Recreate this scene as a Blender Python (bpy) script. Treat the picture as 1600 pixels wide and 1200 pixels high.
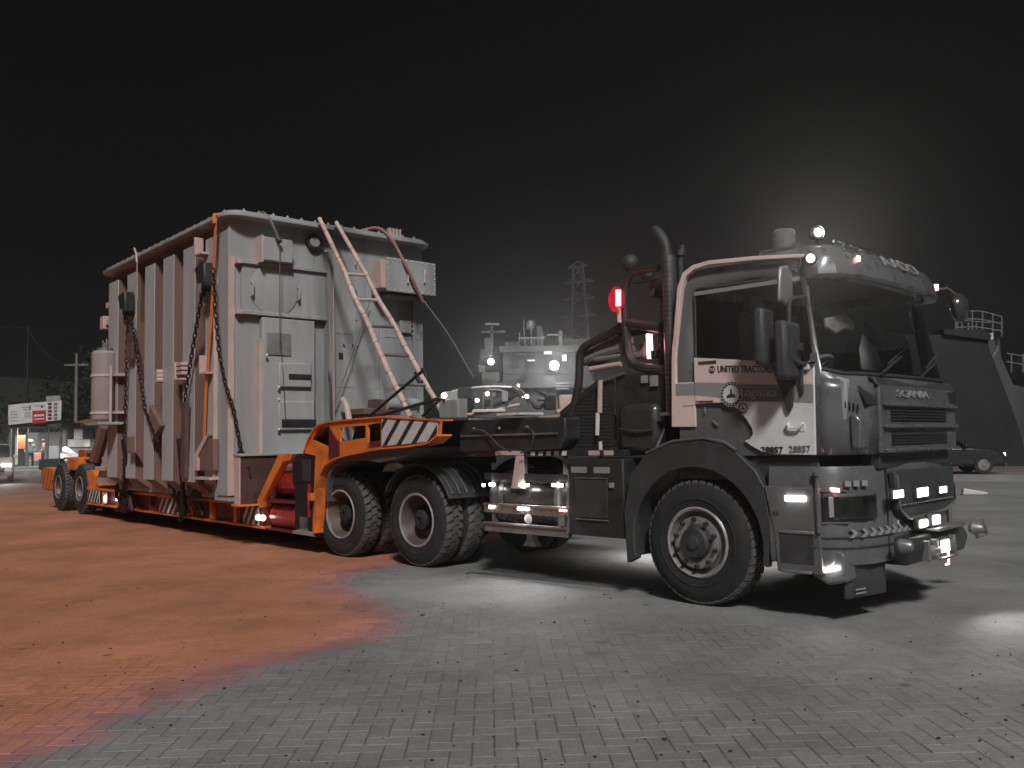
import bpy, bmesh, math, random
from mathutils import Vector, Matrix, Euler
random.seed(7)
R = math.radians
sc = bpy.context.scene
for o in list(bpy.data.objects): bpy.data.objects.remove(o)
col = sc.collection

# ------------------------------------------------------------------ camera
CAM_H, PITCH, ROLL, FPX = 1.4944, .0633326, .017513, 1389.75
cd = bpy.data.cameras.new('camera'); cam = bpy.data.objects.new('camera', cd); col.objects.link(cam)
cd.sensor_width = 36; cd.lens = FPX / 1600 * 36; cd.clip_start = .05; cd.clip_end = 3000
cam.matrix_world = Matrix.Translation((0, 0, CAM_H)) @ Matrix.Rotation(math.pi/2 + PITCH, 4, 'X') @ Matrix.Rotation(-ROLL, 4, 'Z')
sc.camera = cam
# ------------------------------------------------------------------ world, sun, exposure
SUN_EL, SUN_AZ = R(42), R(172)          # azimuth: where the light comes from, clockwise from +Y
w = bpy.data.worlds.new('World'); sc.world = w; w.use_nodes = True
wn = w.node_tree.nodes; wl = w.node_tree.links
bg = wn['Background']; sky = wn.new('ShaderNodeTexSky'); sky.sky_type = 'NISHITA'; sky.sun_disc = False
sky.sun_elevation = SUN_EL; sky.sun_rotation = SUN_AZ; sky.dust_density = 4; sky.air_density = 1.5
hs = wn.new('ShaderNodeHueSaturation'); hs.inputs['Saturation'].default_value = .05
wl.new(sky.outputs[0], hs.inputs['Color']); wl.new(hs.outputs[0], bg.inputs[0]); bg.inputs[1].default_value = .00025
sd = bpy.data.lights.new('sun', 'SUN'); so = bpy.data.objects.new('sun', sd); col.objects.link(so)
sd.energy = 3.0; sd.angle = R(8); sd.color = (1, .99, .98)
sdir = Vector((math.sin(SUN_AZ)*math.cos(SUN_EL), math.cos(SUN_AZ)*math.cos(SUN_EL), math.sin(SUN_EL)))
so.rotation_euler = sdir.to_track_quat('Z', 'Y').to_euler(); so.location = (0, -10, 15)
vs = sc.view_settings; vs.view_transform = 'Standard'; vs.look = 'None'; vs.exposure = 0; vs.gamma = 1; vs.use_curve_mapping = False
sc.cycles.use_denoising = True; sc.cycles.max_bounces = 6; sc.cycles.transparent_max_bounces = 12
sc.cycles.caustics_reflective = False; sc.cycles.caustics_refractive = False; sc.cycles.sample_clamp_indirect = 4; sc.cycles.volume_bounces = 0; sc.cycles.sample_clamp_direct = 30

# ------------------------------------------------------------------ frames and measuring
TRUCK = (2.4656, 8.8463, -.77647)              # truck: front axle, x forward
TRAIL = (-.8921, 12.1446, -.852138)            # trailer: king pin, x forward
def ray(u, v):
    x, y = (u-800)/FPX, -(v-600)/FPX
    c, s = math.cos(ROLL), math.sin(ROLL); x, y = x*c+y*s, -x*s+y*c
    c, s = math.cos(PITCH), math.sin(PITCH)
    return Vector((x, c-y*s, s+y*c))
def loc(P, fr):
    c, s = math.cos(fr[2]), math.sin(fr[2]); dx, dy = P[0]-fr[0], P[1]-fr[1]
    return Vector((dx*c+dy*s, -dx*s+dy*c, P[2]))
def hit(u, v, ax, val, fr):
    a = loc(Vector((0, 0, CAM_H)), fr); b = loc(Vector((0, 0, CAM_H))+ray(u, v), fr)-a
    return a+b*((val-a[ax])/b[ax])
def at(u, v, Y):                               # a point of the world at distance Y
    d = ray(u, v); return Vector((0, 0, CAM_H))+d*(Y/d.y)
def ts(u, v, y=-1.2): return hit(u, v, 1, y, TRUCK)
def tf(u, v, x=1.5): return hit(u, v, 0, x, TRUCK)
def rs(u, v, y=-1.4): return hit(u, v, 1, y, TRAIL)
def rf(u, v, x=-3.05): return hit(u, v, 0, x, TRAIL)
def xz(L): return [(p.x, p.z) for p in L]

# ------------------------------------------------------------------ materials
MATS = {}
def M(name, rgb, rough=.55, metal=0, var=.18, scale=5, bump=0, bscale=40, coat=0, spec=.5, streak=False, dirt=None, dirt_amt=.5):
    if name in MATS: return MATS[name]
    m = bpy.data.materials.new(name); m.use_nodes = True; N = m.node_tree.nodes; L = m.node_tree.links
    b = N['Principled BSDF']; b.inputs['Roughness'].default_value = rough; b.inputs['Metallic'].default_value = metal
    b.inputs['Coat Weight'].default_value = coat; b.inputs['Specular IOR Level'].default_value = spec
    tc = N.new('ShaderNodeTexCoord'); src = tc.outputs['Object']
    if streak:
        mp = N.new('ShaderNodeMapping'); mp.inputs['Scale'].default_value = (1, 1, .12); L.new(src, mp.inputs[0]); src = mp.outputs[0]
    nz = N.new('ShaderNodeTexNoise'); nz.inputs['Scale'].default_value = scale; nz.inputs['Detail'].default_value = 6; nz.inputs['Roughness'].default_value = .62
    L.new(src, nz.inputs['Vector'])
    rp = N.new('ShaderNodeMapRange'); rp.inputs[1].default_value = .3; rp.inputs[2].default_value = .7
    rp.inputs[3].default_value = 1-var; rp.inputs[4].default_value = 1+var*.6
    L.new(nz.outputs[0], rp.inputs[0])
    mx = N.new('ShaderNodeVectorMath'); mx.operation = 'SCALE'; mx.inputs[0].default_value = rgb; L.new(rp.outputs[0], mx.inputs['Scale'])
    cout = mx.outputs[0]
    if dirt:
        n2 = N.new('ShaderNodeTexNoise'); n2.inputs['Scale'].default_value = scale*.6; n2.inputs['Detail'].default_value = 8; n2.inputs['Roughness'].default_value = .7
        L.new(src, n2.inputs['Vector'])
        r2 = N.new('ShaderNodeMapRange'); r2.inputs[1].default_value = .5; r2.inputs[2].default_value = .68; r2.inputs[4].default_value = dirt_amt; L.new(n2.outputs[0], r2.inputs[0])
        mm = N.new('ShaderNodeMix'); mm.data_type = 'RGBA'; mm.inputs[7].default_value = (*dirt, 1); L.new(r2.outputs[0], mm.inputs[0]); L.new(cout, mm.inputs[6]); cout = mm.outputs[2]
    L.new(cout, b.inputs['Base Color'])
    rr = N.new('ShaderNodeMapRange'); rr.inputs[1].default_value = .3; rr.inputs[2].default_value = .7; rr.inputs[3].default_value = max(.05, rough-.12); rr.inputs[4].default_value = min(1, rough+.12)
    L.new(nz.outputs[0], rr.inputs[0]); L.new(rr.outputs[0], b.inputs['Roughness'])
    if bump:
        n3 = N.new('ShaderNodeTexNoise'); n3.inputs['Scale'].default_value = bscale; n3.inputs['Detail'].default_value = 5; L.new(tc.outputs['Object'], n3.inputs['Vector'])
        bp = N.new('ShaderNodeBump'); bp.inputs['Strength'].default_value = bump; bp.inputs['Distance'].default_value = .01; L.new(n3.outputs[0], bp.inputs['Height']); L.new(bp.outputs[0], b.inputs['Normal'])
    MATS[name] = m; return m
def EM(name, rgb, st):
    m = bpy.data.materials.new(name); m.use_nodes = True; b = m.node_tree.nodes['Principled BSDF']
    b.inputs['Base Color'].default_value = (*rgb, 1); b.inputs['Emission Color'].default_value = (*rgb, 1); b.inputs['Emission Strength'].default_value = st; m.cycles.emission_sampling = 'NONE'
    return m
def GLASS(name, tint, refl=.5):
    m = bpy.data.materials.new(name); m.use_nodes = True; N = m.node_tree.nodes; L = m.node_tree.links
    out = N['Material Output']; N.remove(N['Principled BSDF'])
    t = N.new('ShaderNodeBsdfTransparent'); t.inputs[0].default_value = (*tint, 1); g = N.new('ShaderNodeBsdfGlossy'); g.inputs['Roughness'].default_value = .04; g.inputs[0].default_value = (refl, refl, refl, 1)
    f = N.new('ShaderNodeFresnel'); f.inputs[0].default_value = 1.6
    x = N.new('ShaderNodeMixShader'); L.new(f.outputs[0], x.inputs[0]); L.new(t.outputs[0], x.inputs[1]); L.new(g.outputs[0], x.inputs[2]); L.new(x.outputs[0], out.inputs[0])
    return m
white = M('white paint', (.74, .735, .735), .38, var=.06, scale=3, coat=.3, dirt=(.33, .28, .25), dirt_amt=.25)
pinkw = M('white paint in warm light', (.78, .585, .545), .4, var=.07, scale=3, coat=.3, dirt=(.4, .25, .2), dirt_amt=.25)  # warm light painted into the white of door and corner trim
stripeg = M('grey stripe film', (.27, .265, .26), .45, var=.07, scale=6)
cabgrey = M('dark cab paint', (.115, .115, .117), .3, var=.2, scale=3, coat=.55, dirt=(.15, .145, .14), dirt_amt=.25, bump=.03, bscale=8)
plast = M('black plastic', (.038, .038, .039), .6, var=.25, scale=7, bump=.15, dirt=(.07, .065, .06), dirt_amt=.4)
black = M('black steel', (.024, .024, .025), .5, var=.3, scale=6, dirt=(.05, .045, .04), dirt_amt=.4)
rubber = M('tyre rubber', (.017, .017, .0175), .85, var=.3, scale=6, bump=.3, bscale=60, dirt=(.06, .052, .047), dirt_amt=.35)
lug = M('tread rubber', (.085, .078, .074), .9, var=.25, scale=10, bump=.3, bscale=50, dirt=(.17, .14, .125), dirt_amt=.6)
steel = M('grey steel', (.28, .275, .27), .42, .6, var=.25, scale=8, dirt=(.10, .085, .075), dirt_amt=.5)
rimm = M('rim steel', (.40, .36, .345), .42, .3, var=.25, scale=7, dirt=(.13, .10, .085), dirt_amt=.55)
alu = M('aluminium', (.5, .5, .5), .3, .85, var=.12, scale=6)
chrome = M('chrome', (.6, .6, .6), .12, 1, var=.05)
orange = M('orange paint', (.78, .20, .03), .42, var=.18, scale=4, coat=.15, dirt=(.20, .07, .035), dirt_amt=.75)
red = M('red paint', (.36, .022, .018), .3, var=.2, scale=4, coat=.5, dirt=(.16, .02, .015), dirt_amt=.45)
darkred = M('maroon paint', (.12, .016, .02), .5, var=.2, scale=5)
tankp = M('tank grey paint', (.35, .352, .356), .5, var=.22, scale=1.6, bump=.06, bscale=18, streak=True, dirt=(.14, .137, .136), dirt_amt=.75)
tankn = M('tank grey lit on the ribs', (.42, .40, .395), .5, var=.1, scale=1.6, bump=.05, bscale=18, streak=True, dirt=(.24, .2, .19), dirt_amt=.4)  # lighter copy of the tank grey, light painted into the rib faces
shadebrown = M('brown warm shade', (.185, .108, .086), .6, var=.18, scale=2.2, bump=.06, streak=True, dirt=(.17, .075, .055), dirt_amt=.6)  # warm light and shade of the tank's near side, painted in brown
pinklight = M('pink paint and warm light', (.55, .40, .36), .6, var=.15, scale=3)  # warm light painted on tank sides and edges; plain pink on other parts
stw = M('reflective white', (.62, .60, .58), .4, var=.15, scale=9, dirt=(.3, .26, .22), dirt_amt=.4)
chainm = M('rusty chain steel', (.035, .022, .018), .55, .5, var=.4, scale=20)
wood = M('weathered bamboo', (.60, .45, .40), .65, var=.3, scale=6, bump=.25, bscale=30, dirt=(.36, .2, .15), dirt_amt=.5)
wooddk = M('dark timber', (.12, .065, .05), .75, var=.35, scale=8, bump=.3)
rope = M('rope fibre', (.16, .14, .13), .8, var=.3, scale=30)
strap = M('orange webbing', (.78, .22, .06), .7, var=.15, scale=20, bump=.2)
tarp = M('grey tarpaulin', (.17, .165, .16), .55, var=.35, scale=5, bump=.5, bscale=12)
inter = M('cab trim', (.30, .30, .30), .7, var=.2)
seatm = M('seat cloth', (.42, .41, .40), .8, var=.25, scale=14)
glass = GLASS('cab glass', (.85, .85, .85), .9)
REDHALO = bpy.data.materials.new('red lamp halo'); REDHALO.use_nodes = True; _n = REDHALO.node_tree.nodes; _e = _n.new('ShaderNodeEmission'); _e.inputs[0].default_value = (.75,.02,.05,1); _e.inputs[1].default_value = .75; _t = _n.new('ShaderNodeBsdfTransparent'); _t.inputs[0].default_value = (1,.2,.25,1); _m = _n.new('ShaderNodeMixShader'); _m.inputs[0].default_value = .75; REDHALO.node_tree.links.new(_t.outputs[0], _m.inputs[1]); REDHALO.node_tree.links.new(_e.outputs[0], _m.inputs[2]); REDHALO.node_tree.links.new(_m.outputs[0], _n['Material Output'].inputs[0])
lampglass = GLASS('lamp lens', (.75, .75, .75), .8)
lamp_w = EM('white lamp', (1, .97, .93), 14); lamp_s = EM('small white lamp', (1, .96, .92), 5)
lamp_p = EM('rosy marker lamp', (1, .45, .42), 5); lamp_r = EM('red lamp', (1, .04, .09), 7); lamp_o = EM('amber lamp', (1, .62, .45), 6)
decal = M('black decal film', (.03, .03, .034), .5, var=.1)
decalg = M('grey decal film', (.17, .165, .165), .5, var=.15, scale=20)
decalw = M('pale decal film', (.40, .385, .38), .5, var=.1)

# ------------------------------------------------------------------ mesh helpers
class MB:
    def __init__(s): s.v = []; s.f = []
    def add(s, vs, fs):
        n = len(s.v); s.v += [tuple(p) for p in vs]; s.f += [tuple(i+n for i in f) for f in fs]; return s
    def box(s, x0, x1, y0, y1, z0, z1):
        return s.add([(x0,y0,z0),(x1,y0,z0),(x1,y1,z0),(x0,y1,z0),(x0,y0,z1),(x1,y0,z1),(x1,y1,z1),(x0,y1,z1)],
                     [(0,3,2,1),(4,5,6,7),(0,1,5,4),(1,2,6,5),(2,3,7,6),(3,0,4,7)])
    def cbox(s, c, d, rot=None):
        m = (rot or Matrix.Identity(3)); c = Vector(c); P = []
        for z in (-.5, .5):
            for x, y in ((-.5,-.5),(.5,-.5),(.5,.5),(-.5,.5)): P.append(c+m @ Vector((x*d[0], y*d[1], z*d[2])))
        return s.add(P, [(0,3,2,1),(4,5,6,7),(0,1,5,4),(1,2,6,5),(2,3,7,6),(3,0,4,7)])
    def bar(s, p, q, w, h, up=(0,0,1)):
        p, q = Vector(p), Vector(q); d = (q-p).normalized(); u = Vector(up)
        if abs(d.dot(u)) > .98: u = Vector((1,0,0))
        r = d.cross(u).normalized(); u = r.cross(d); P = []
        for e in (p, q):
            for a, b in ((-.5,-.5),(.5,-.5),(.5,.5),(-.5,.5)): P.append(e+r*a*w+u*b*h)
        return s.add(P, [(0,1,2,3),(7,6,5,4),(0,4,5,1),(1,5,6,2),(2,6,7,3),(3,7,4,0)])
    def prism(s, poly, ax, a, b):
        n = len(poly); mk = {'x': lambda p,t: (t,p[0],p[1]), 'y': lambda p,t: (p[0],t,p[1]), 'z': lambda p,t: (p[0],p[1],t)}[ax]
        P = [mk(p,a) for p in poly]+[mk(p,b) for p in poly]
        return s.add(P, [tuple(range(n)), tuple(range(2*n-1,n-1,-1))]+[(i,(i+1)%n,(i+1)%n+n,i+n) for i in range(n)])
    def tube(s, pts, r, seg=8, closed=False):
        pts = [Vector(p) for p in pts]; n = len(pts); rr = r if isinstance(r,(list,tuple)) else [r]*n; rings = []; prev = None
        for i, p in enumerate(pts):
            if closed: d = pts[(i+1)%n]-pts[i-1]
            else: d = pts[min(i+1,n-1)]-pts[max(i-1,0)]
            d.normalize()
            if prev is None:
                u = Vector((0,0,1)) if abs(d.z) < .9 else Vector((1,0,0)); u = (u-d*u.dot(d)).normalized()
            else: u = (prev-d*prev.dot(d)).normalized()
            prev = u; w_ = d.cross(u)
            rings.append([p+(u*math.cos(t)+w_*math.sin(t))*rr[i] for t in [2*math.pi*k/seg for k in range(seg)]])
        F = []; m = n if closed else n-1
        for i in range(m):
            j = (i+1)%n
            for k in range(seg): F.append((i*seg+k, i*seg+(k+1)%seg, j*seg+(k+1)%seg, j*seg+k))
        if not closed: F += [tuple(range(seg-1,-1,-1)), tuple(range((n-1)*seg,n*seg))]
        return s.add([q for g in rings for q in g], F)
    def lathe(s, prof, ax='y', c=(0,0,0), seg=32, cap=True):
        mk = {'y': lambda r,h,t: (c[0]+r*math.cos(t), c[1]+h, c[2]+r*math.sin(t)), 'z': lambda r,h,t: (c[0]+r*math.cos(t), c[1]+r*math.sin(t), c[2]+h), 'x': lambda r,h,t: (c[0]+h, c[1]+r*math.cos(t), c[2]+r*math.sin(t))}[ax]
        P = []; F = []; n = len(prof)
        for r, h in prof: P += [mk(r,h,2*math.pi*k/seg) for k in range(seg)]
        for i in range(n-1):
            for k in range(seg): F.append((i*seg+k, i*seg+(k+1)%seg, (i+1)*seg+(k+1)%seg, (i+1)*seg+k))
        if cap: F += [tuple(range(seg)), tuple(range((n-1)*seg,n*seg))]
        return s.add(P, F)
    def ball(s, c, r, seg=12, sq=(1,1,1)):
        P = []; F = []; n = seg//2
        for i in range(1, n):
            a = math.pi*i/n
            for k in range(seg): t = 2*math.pi*k/seg; P.append((c[0]+r*sq[0]*math.sin(a)*math.cos(t), c[1]+r*sq[1]*math.sin(a)*math.sin(t), c[2]+r*sq[2]*math.cos(a)))
        T = len(P); P += [(c[0],c[1],c[2]+r*sq[2]), (c[0],c[1],c[2]-r*sq[2])]
        for i in range(n-2):
            for k in range(seg): F.append((i*seg+k, (i+1)*seg+k, (i+1)*seg+(k+1)%seg, i*seg+(k+1)%seg))
        for k in range(seg): F.append((T, k, (k+1)%seg)); F.append((T+1, (n-2)*seg+(k+1)%seg, (n-2)*seg+k))
        return s.add(P, F)
    def mesh(s, name, mat, smooth=True, fix=True):
        me = bpy.data.meshes.new(name); me.from_pydata(s.v, [], s.f)
        if fix:
            bm = bmesh.new(); bm.from_mesh(me); bmesh.ops.recalc_face_normals(bm, faces=bm.faces); bm.to_mesh(me); bm.free()
        if smooth:
            me.polygons.foreach_set('use_smooth', [True]*len(me.polygons)); me.set_sharp_from_angle(angle=R(33))
        me.materials.append(mat); me.update(); return me
    def build(s, name, mat, parent=None, bevel=0, smooth=True, fix=True):
        o = bpy.data.objects.new(name, s.mesh(name, mat, smooth, fix)); col.objects.link(o); o.parent = parent
        if bevel:
            b = o.modifiers.new('bevel', 'BEVEL'); b.width = bevel; b.segments = 2; b.limit_method = 'ANGLE'; b.angle_limit = R(40)
        return o
def obj(name, me, parent=None, loc_=(0,0,0), rot=(0,0,0), sc_=(1,1,1)):
    o = bpy.data.objects.new(name, me); col.objects.link(o); o.parent = parent; o.location = loc_; o.rotation_euler = rot; o.scale = sc_; return o
def tag(o, label=None, cat=None, group=None, kind=None):
    if label: o['label'] = label
    if cat: o['category'] = cat
    if group: o['group'] = group
    if kind: o['kind'] = kind
    return o
def thing(name, label, cat, fr=(0,0,0), group=None, z=0):
    o = bpy.data.objects.new(name, None); col.objects.link(o); o.location = (fr[0], fr[1], z); o.rotation_euler = (0,0,fr[2]); o.empty_display_size = .3
    return tag(o, label, cat, group)
def arc(cx, cz, r, a0, a1, n): return [(cx+r*math.cos(R(a0+(a1-a0)*i/n)), cz+r*math.sin(R(a0+(a1-a0)*i/n))) for i in range(n+1)]
def round_path(P, r, n=5):
    P = [Vector(p) for p in P]; out = [P[0]]
    for i in range(1, len(P)-1):
        a, b, c = P[i-1], P[i], P[i+1]; d1 = (a-b); d2 = (c-b); k = min(r, d1.length*.45, d2.length*.45)
        s, e = b+d1.normalized()*k, b+d2.normalized()*k
        for j in range(n+1):
            t = j/n; out.append(s*(1-t)**2+b*2*t*(1-t)+e*t*t)
    return out+[P[-1]]
def text(name, body, mat, parent, origin, right, up, height, width=None, ext=.003, shear=0, bold=0):
    cu = bpy.data.curves.new(name, 'FONT'); cu.body = body; cu.extrude = ext; cu.shear = shear; cu.offset = bold; cu.resolution_u = 3
    t = bpy.data.objects.new(name+'_tmp', cu); col.objects.link(t)
    me = bpy.data.meshes.new_from_object(t.evaluated_get(bpy.context.evaluated_depsgraph_get())); bpy.data.objects.remove(t)
    xs = [v.co.x for v in me.vertices]; ys = [v.co.y for v in me.vertices]; w0 = max(xs)-min(xs); h0 = max(ys)-min(ys); x0, y0 = min(xs), min(ys)
    k = height/h0; kx = (width/w0) if width else k; r = Vector(right).normalized(); u = Vector(up).normalized(); n = r.cross(u)
    for v in me.vertices:
        c = v.co.copy(); v.co = Vector(origin)+r*(c.x-x0)*kx+u*(c.y-y0)*k+n*c.z
    me.materials.clear(); me.materials.append(mat); o = bpy.data.objects.new(name, me); col.objects.link(o); o.parent = parent; return o

# ================================================================== ground
def ground_material(name, joint):
    m = bpy.data.materials.new(name); m.use_nodes = True; N = m.node_tree.nodes; L = m.node_tree.links; b = N['Principled BSDF']
    g = N.new('ShaderNodeNewGeometry'); sp = N.new('ShaderNodeSeparateXYZ'); L.new(g.outputs['Position'], sp.inputs[0])
    # edge of the orange light painted into the yard colour: x of the edge as a curve over y
    E = [(60,1200),(200,1130),(320,1080),(400,1050),(500,1025),(600,1001),(636,968),(605,946),(568,925),(556,908),(575,893),(640,884)]
    pts = []
    for u, v in E:
        d = ray(u, v); k = -CAM_H/d.z; pts.append((d.y*k, d.x*k))
    pts += [(12.5, -.6), (15, .5), (22, 0), (30, -3)]
    pts = [(2.5, -4.2)]+pts
    fc = N.new('ShaderNodeFloatCurve'); cm = fc.mapping; c = cm.curves[0]; y0, y1, x0, x1 = 2.5, 30, -6, 4
    P = sorted(((p[0]-y0)/(y1-y0), (p[1]-x0)/(x1-x0)) for p in pts)
    c.points[0].location = P[0]; c.points[-1].location = P[-1]
    for p in P[1:-1]: c.points.new(*p)
    for p in c.points: p.handle_type = 'AUTO_CLAMPED'
    cm.update()
    n1 = N.new('ShaderNodeTexNoise'); n1.inputs['Scale'].default_value = 1.1; n1.inputs['Detail'].default_value = 7; n1.inputs['Roughness'].default_value = .65; L.new(g.outputs['Position'], n1.inputs['Vector'])
    my = N.new('ShaderNodeMapRange'); my.inputs[1].default_value = y0; my.inputs[2].default_value = y1; L.new(sp.outputs[1], my.inputs[0]); L.new(my.outputs[0], fc.inputs['Value'])
    mxx = N.new('ShaderNodeMapRange'); mxx.clamp = False; mxx.inputs[3].default_value = x0; mxx.inputs[4].default_value = x1; L.new(fc.outputs[0], mxx.inputs[0])
    df = N.new('ShaderNodeMath'); df.operation = 'SUBTRACT'; L.new(mxx.outputs[0], df.inputs[0]); L.new(sp.outputs[0], df.inputs[1])
    nn = N.new('ShaderNodeMath'); nn.operation = 'MULTIPLY_ADD'; nn.inputs[1].default_value = .5; nn.inputs[2].default_value = -.25; L.new(n1.outputs[0], nn.inputs[0])
    ad = N.new('ShaderNodeMath'); ad.operation = 'ADD'; L.new(df.outputs[0], ad.inputs[0]); L.new(nn.outputs[0], ad.inputs[1])
    ob = N.new('ShaderNodeObjectInfo'); rb_ = N.new('ShaderNodeMath'); rb_.operation = 'ADD'; L.new(ob.outputs['Random'], rb_.inputs[0]); L.new(g.outputs['Random Per Island'], rb_.inputs[1])
    rc_ = N.new('ShaderNodeMath'); rc_.operation = 'FRACT'; L.new(rb_.outputs[0], rc_.inputs[0]); rd_ = N.new('ShaderNodeMath'); rd_.operation = 'MULTIPLY_ADD'; rd_.inputs[1].default_value = 0 if joint else .22; rd_.inputs[2].default_value = 0 if joint else -.11; L.new(rc_.outputs[0], rd_.inputs[0])
    ad2 = N.new('ShaderNodeMath'); ad2.operation = 'ADD'; L.new(ad.outputs[0], ad2.inputs[0]); L.new(rd_.outputs[0], ad2.inputs[1]); ad = ad2
    rp = N.new('ShaderNodeMapRange'); rp.interpolation_type = 'SMOOTHSTEP'; rp.inputs[1].default_value = -.22; rp.inputs[2].default_value = .95; L.new(ad.outputs[0], rp.inputs[0])
    cr = N.new('ShaderNodeValToRGB'); e = cr.color_ramp.elements
    k = 1
    gcol = (.215, .214, .213)
    def cc(t): return (t[0]*k, t[1]*k, t[2]*k, 1)
    e[0].position = 0; e[0].color = cc(gcol); e[1].position = 1; e[1].color = cc((.43, .178, .10))
    for p_, c_ in ((.3, (.31, .145, .14)), (.62, (.42, .175, .125))):
        q = e.new(p_); q.color = cc(c_)
    L.new(rp.outputs[0], cr.inputs[0])
    # far ground fades to plain dark asphalt
    fr = N.new('ShaderNodeMapRange'); fr.inputs[1].default_value = 24; fr.inputs[2].default_value = 40; L.new(sp.outputs[1], fr.inputs[0])
    mf = N.new('ShaderNodeMix'); mf.data_type = 'RGBA'; mf.inputs[7].default_value = (.14, .10, .085, 1); L.new(fr.outputs[0], mf.inputs[0]); L.new(cr.outputs[0], mf.inputs[6])
    # wear: broad blotches, fine grit, tone of each block
    n2 = N.new('ShaderNodeTexNoise'); n2.inputs['Scale'].default_value = .55; n2.inputs['Detail'].default_value = 9; n2.inputs['Roughness'].default_value = .68; L.new(g.outputs['Position'], n2.inputs['Vector'])
    r2 = N.new('ShaderNodeMapRange'); r2.inputs[1].default_value = .32; r2.inputs[2].default_value = .68; r2.inputs[3].default_value = .66; r2.inputs[4].default_value = 1.25; L.new(n2.outputs[0], r2.inputs[0])
    n3 = N.new('ShaderNodeTexNoise'); n3.inputs['Scale'].default_value = 26; n3.inputs['Detail'].default_value = 6; n3.inputs['Roughness'].default_value = .7; L.new(g.outputs['Position'], n3.inputs['Vector'])
    r3 = N.new('ShaderNodeMapRange'); r3.inputs[1].default_value = .3; r3.inputs[2].default_value = .7; r3.inputs[3].default_value = .80; r3.inputs[4].default_value = 1.16; L.new(n3.outputs[0], r3.inputs[0])
    oi = N.new('ShaderNodeObjectInfo'); ra = N.new('ShaderNodeMath'); ra.operation = 'ADD'; L.new(oi.outputs['Random'], ra.inputs[0]); L.new(g.outputs['Random Per Island'], ra.inputs[1])
    rf_ = N.new('ShaderNodeMath'); rf_.operation = 'FRACT'; L.new(ra.outputs[0], rf_.inputs[0])
    r4 = N.new('ShaderNodeMapRange'); r4.inputs[3].default_value = 1 if joint else .92; r4.inputs[4].default_value = 1 if joint else 1.06; L.new(rf_.outputs[0], r4.inputs[0])
    n5 = N.new('ShaderNodeTexNoise'); n5.inputs['Scale'].default_value = 85; n5.inputs['Detail'].default_value = 4; n5.inputs['Roughness'].default_value = .75; L.new(g.outputs['Position'], n5.inputs['Vector'])
    r5 = N.new('ShaderNodeMapRange'); r5.inputs[1].default_value = .3; r5.inputs[2].default_value = .7; r5.inputs[3].default_value = .76; r5.inputs[4].default_value = 1.22; L.new(n5.outputs[0], r5.inputs[0])
    a0 = N.new('ShaderNodeMath'); a0.operation = 'MULTIPLY'; L.new(r5.outputs[0], a0.inputs[0]); L.new(r3.outputs[0], a0.inputs[1])
    a = N.new('ShaderNodeMath'); a.operation = 'MULTIPLY'; L.new(r2.outputs[0], a.inputs[0]); L.new(a0.outputs[0], a.inputs[1])
    a2 = N.new('ShaderNodeMath'); a2.operation = 'MULTIPLY'; L.new(a.outputs[0], a2.inputs[0]); L.new(r4.outputs[0], a2.inputs[1])
    # drops of oil
    vo = N.new('ShaderNodeTexVoronoi'); vo.inputs['Scale'].default_value = 1.15; L.new(g.outputs['Position'], vo.inputs['Vector'])
    vr = N.new('ShaderNodeMapRange'); vr.inputs[1].default_value = .02; vr.inputs[2].default_value = .06; vr.inputs[3].default_value = .45; vr.inputs[4].default_value = 1; L.new(vo.outputs['Distance'], vr.inputs[0])
    a3 = N.new('ShaderNodeMath'); a3.operation = 'MULTIPLY'; L.new(a2.outputs[0], a3.inputs[0]); L.new(vr.outputs[0], a3.inputs[1])
    if joint:
        jy = N.new('ShaderNodeMapRange'); jy.inputs[1].default_value = 11.5; jy.inputs[2].default_value = 13.4; jy.inputs[3].default_value = 0; jy.inputs[4].default_value = .01; L.new(sp.outputs[1], jy.inputs[0])
        jz = N.new('ShaderNodeMath'); jz.operation = 'ADD'; L.new(jy.outputs[0], jz.inputs[0]); L.new(sp.outputs[2], jz.inputs[1])
        jr = N.new('ShaderNodeMapRange'); jr.inputs[1].default_value = -.0032; jr.inputs[2].default_value = .0002; jr.inputs[3].default_value = .56; jr.inputs[4].default_value = 1; L.new(jz.outputs[0], jr.inputs[0])
        a4 = N.new('ShaderNodeMath'); a4.operation = 'MULTIPLY'; L.new(a3.outputs[0], a4.inputs[0]); L.new(jr.outputs[0], a4.inputs[1]); a3 = a4
    sm = N.new('ShaderNodeVectorMath'); sm.operation = 'SCALE'; L.new(mf.outputs[2], sm.inputs[0]); L.new(a3.outputs[0], sm.inputs['Scale']); L.new(sm.outputs[0], b.inputs['Base Color'])
    b.inputs['Roughness'].default_value = .78; b.inputs['Specular IOR Level'].default_value = .35
    bp = N.new('ShaderNodeBump'); bp.inputs['Strength'].default_value = .45; bp.inputs['Distance'].default_value = .005; L.new(n3.outputs[0], bp.inputs['Height']); L.new(bp.outputs[0], b.inputs['Normal'])
    return m
gm_joint = ground_material('sand joints and far yard', True); gm_block = ground_material('concrete block', False)
mb = MB()
QY = [(-250, -50), (250, -50), (250, 30), (40, 34), (14, 41), (-4.5, 46), (-14, 255), (-250, 255)]
mb.add([(x, y, -.005) for x, y in QY], [tuple(range(len(QY)))])
ground = tag(mb.build('ground', gm_joint, smooth=False, fix=False), 'block paved harbour yard, grey with orange light painted in on the left', None, kind='structure')
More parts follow.
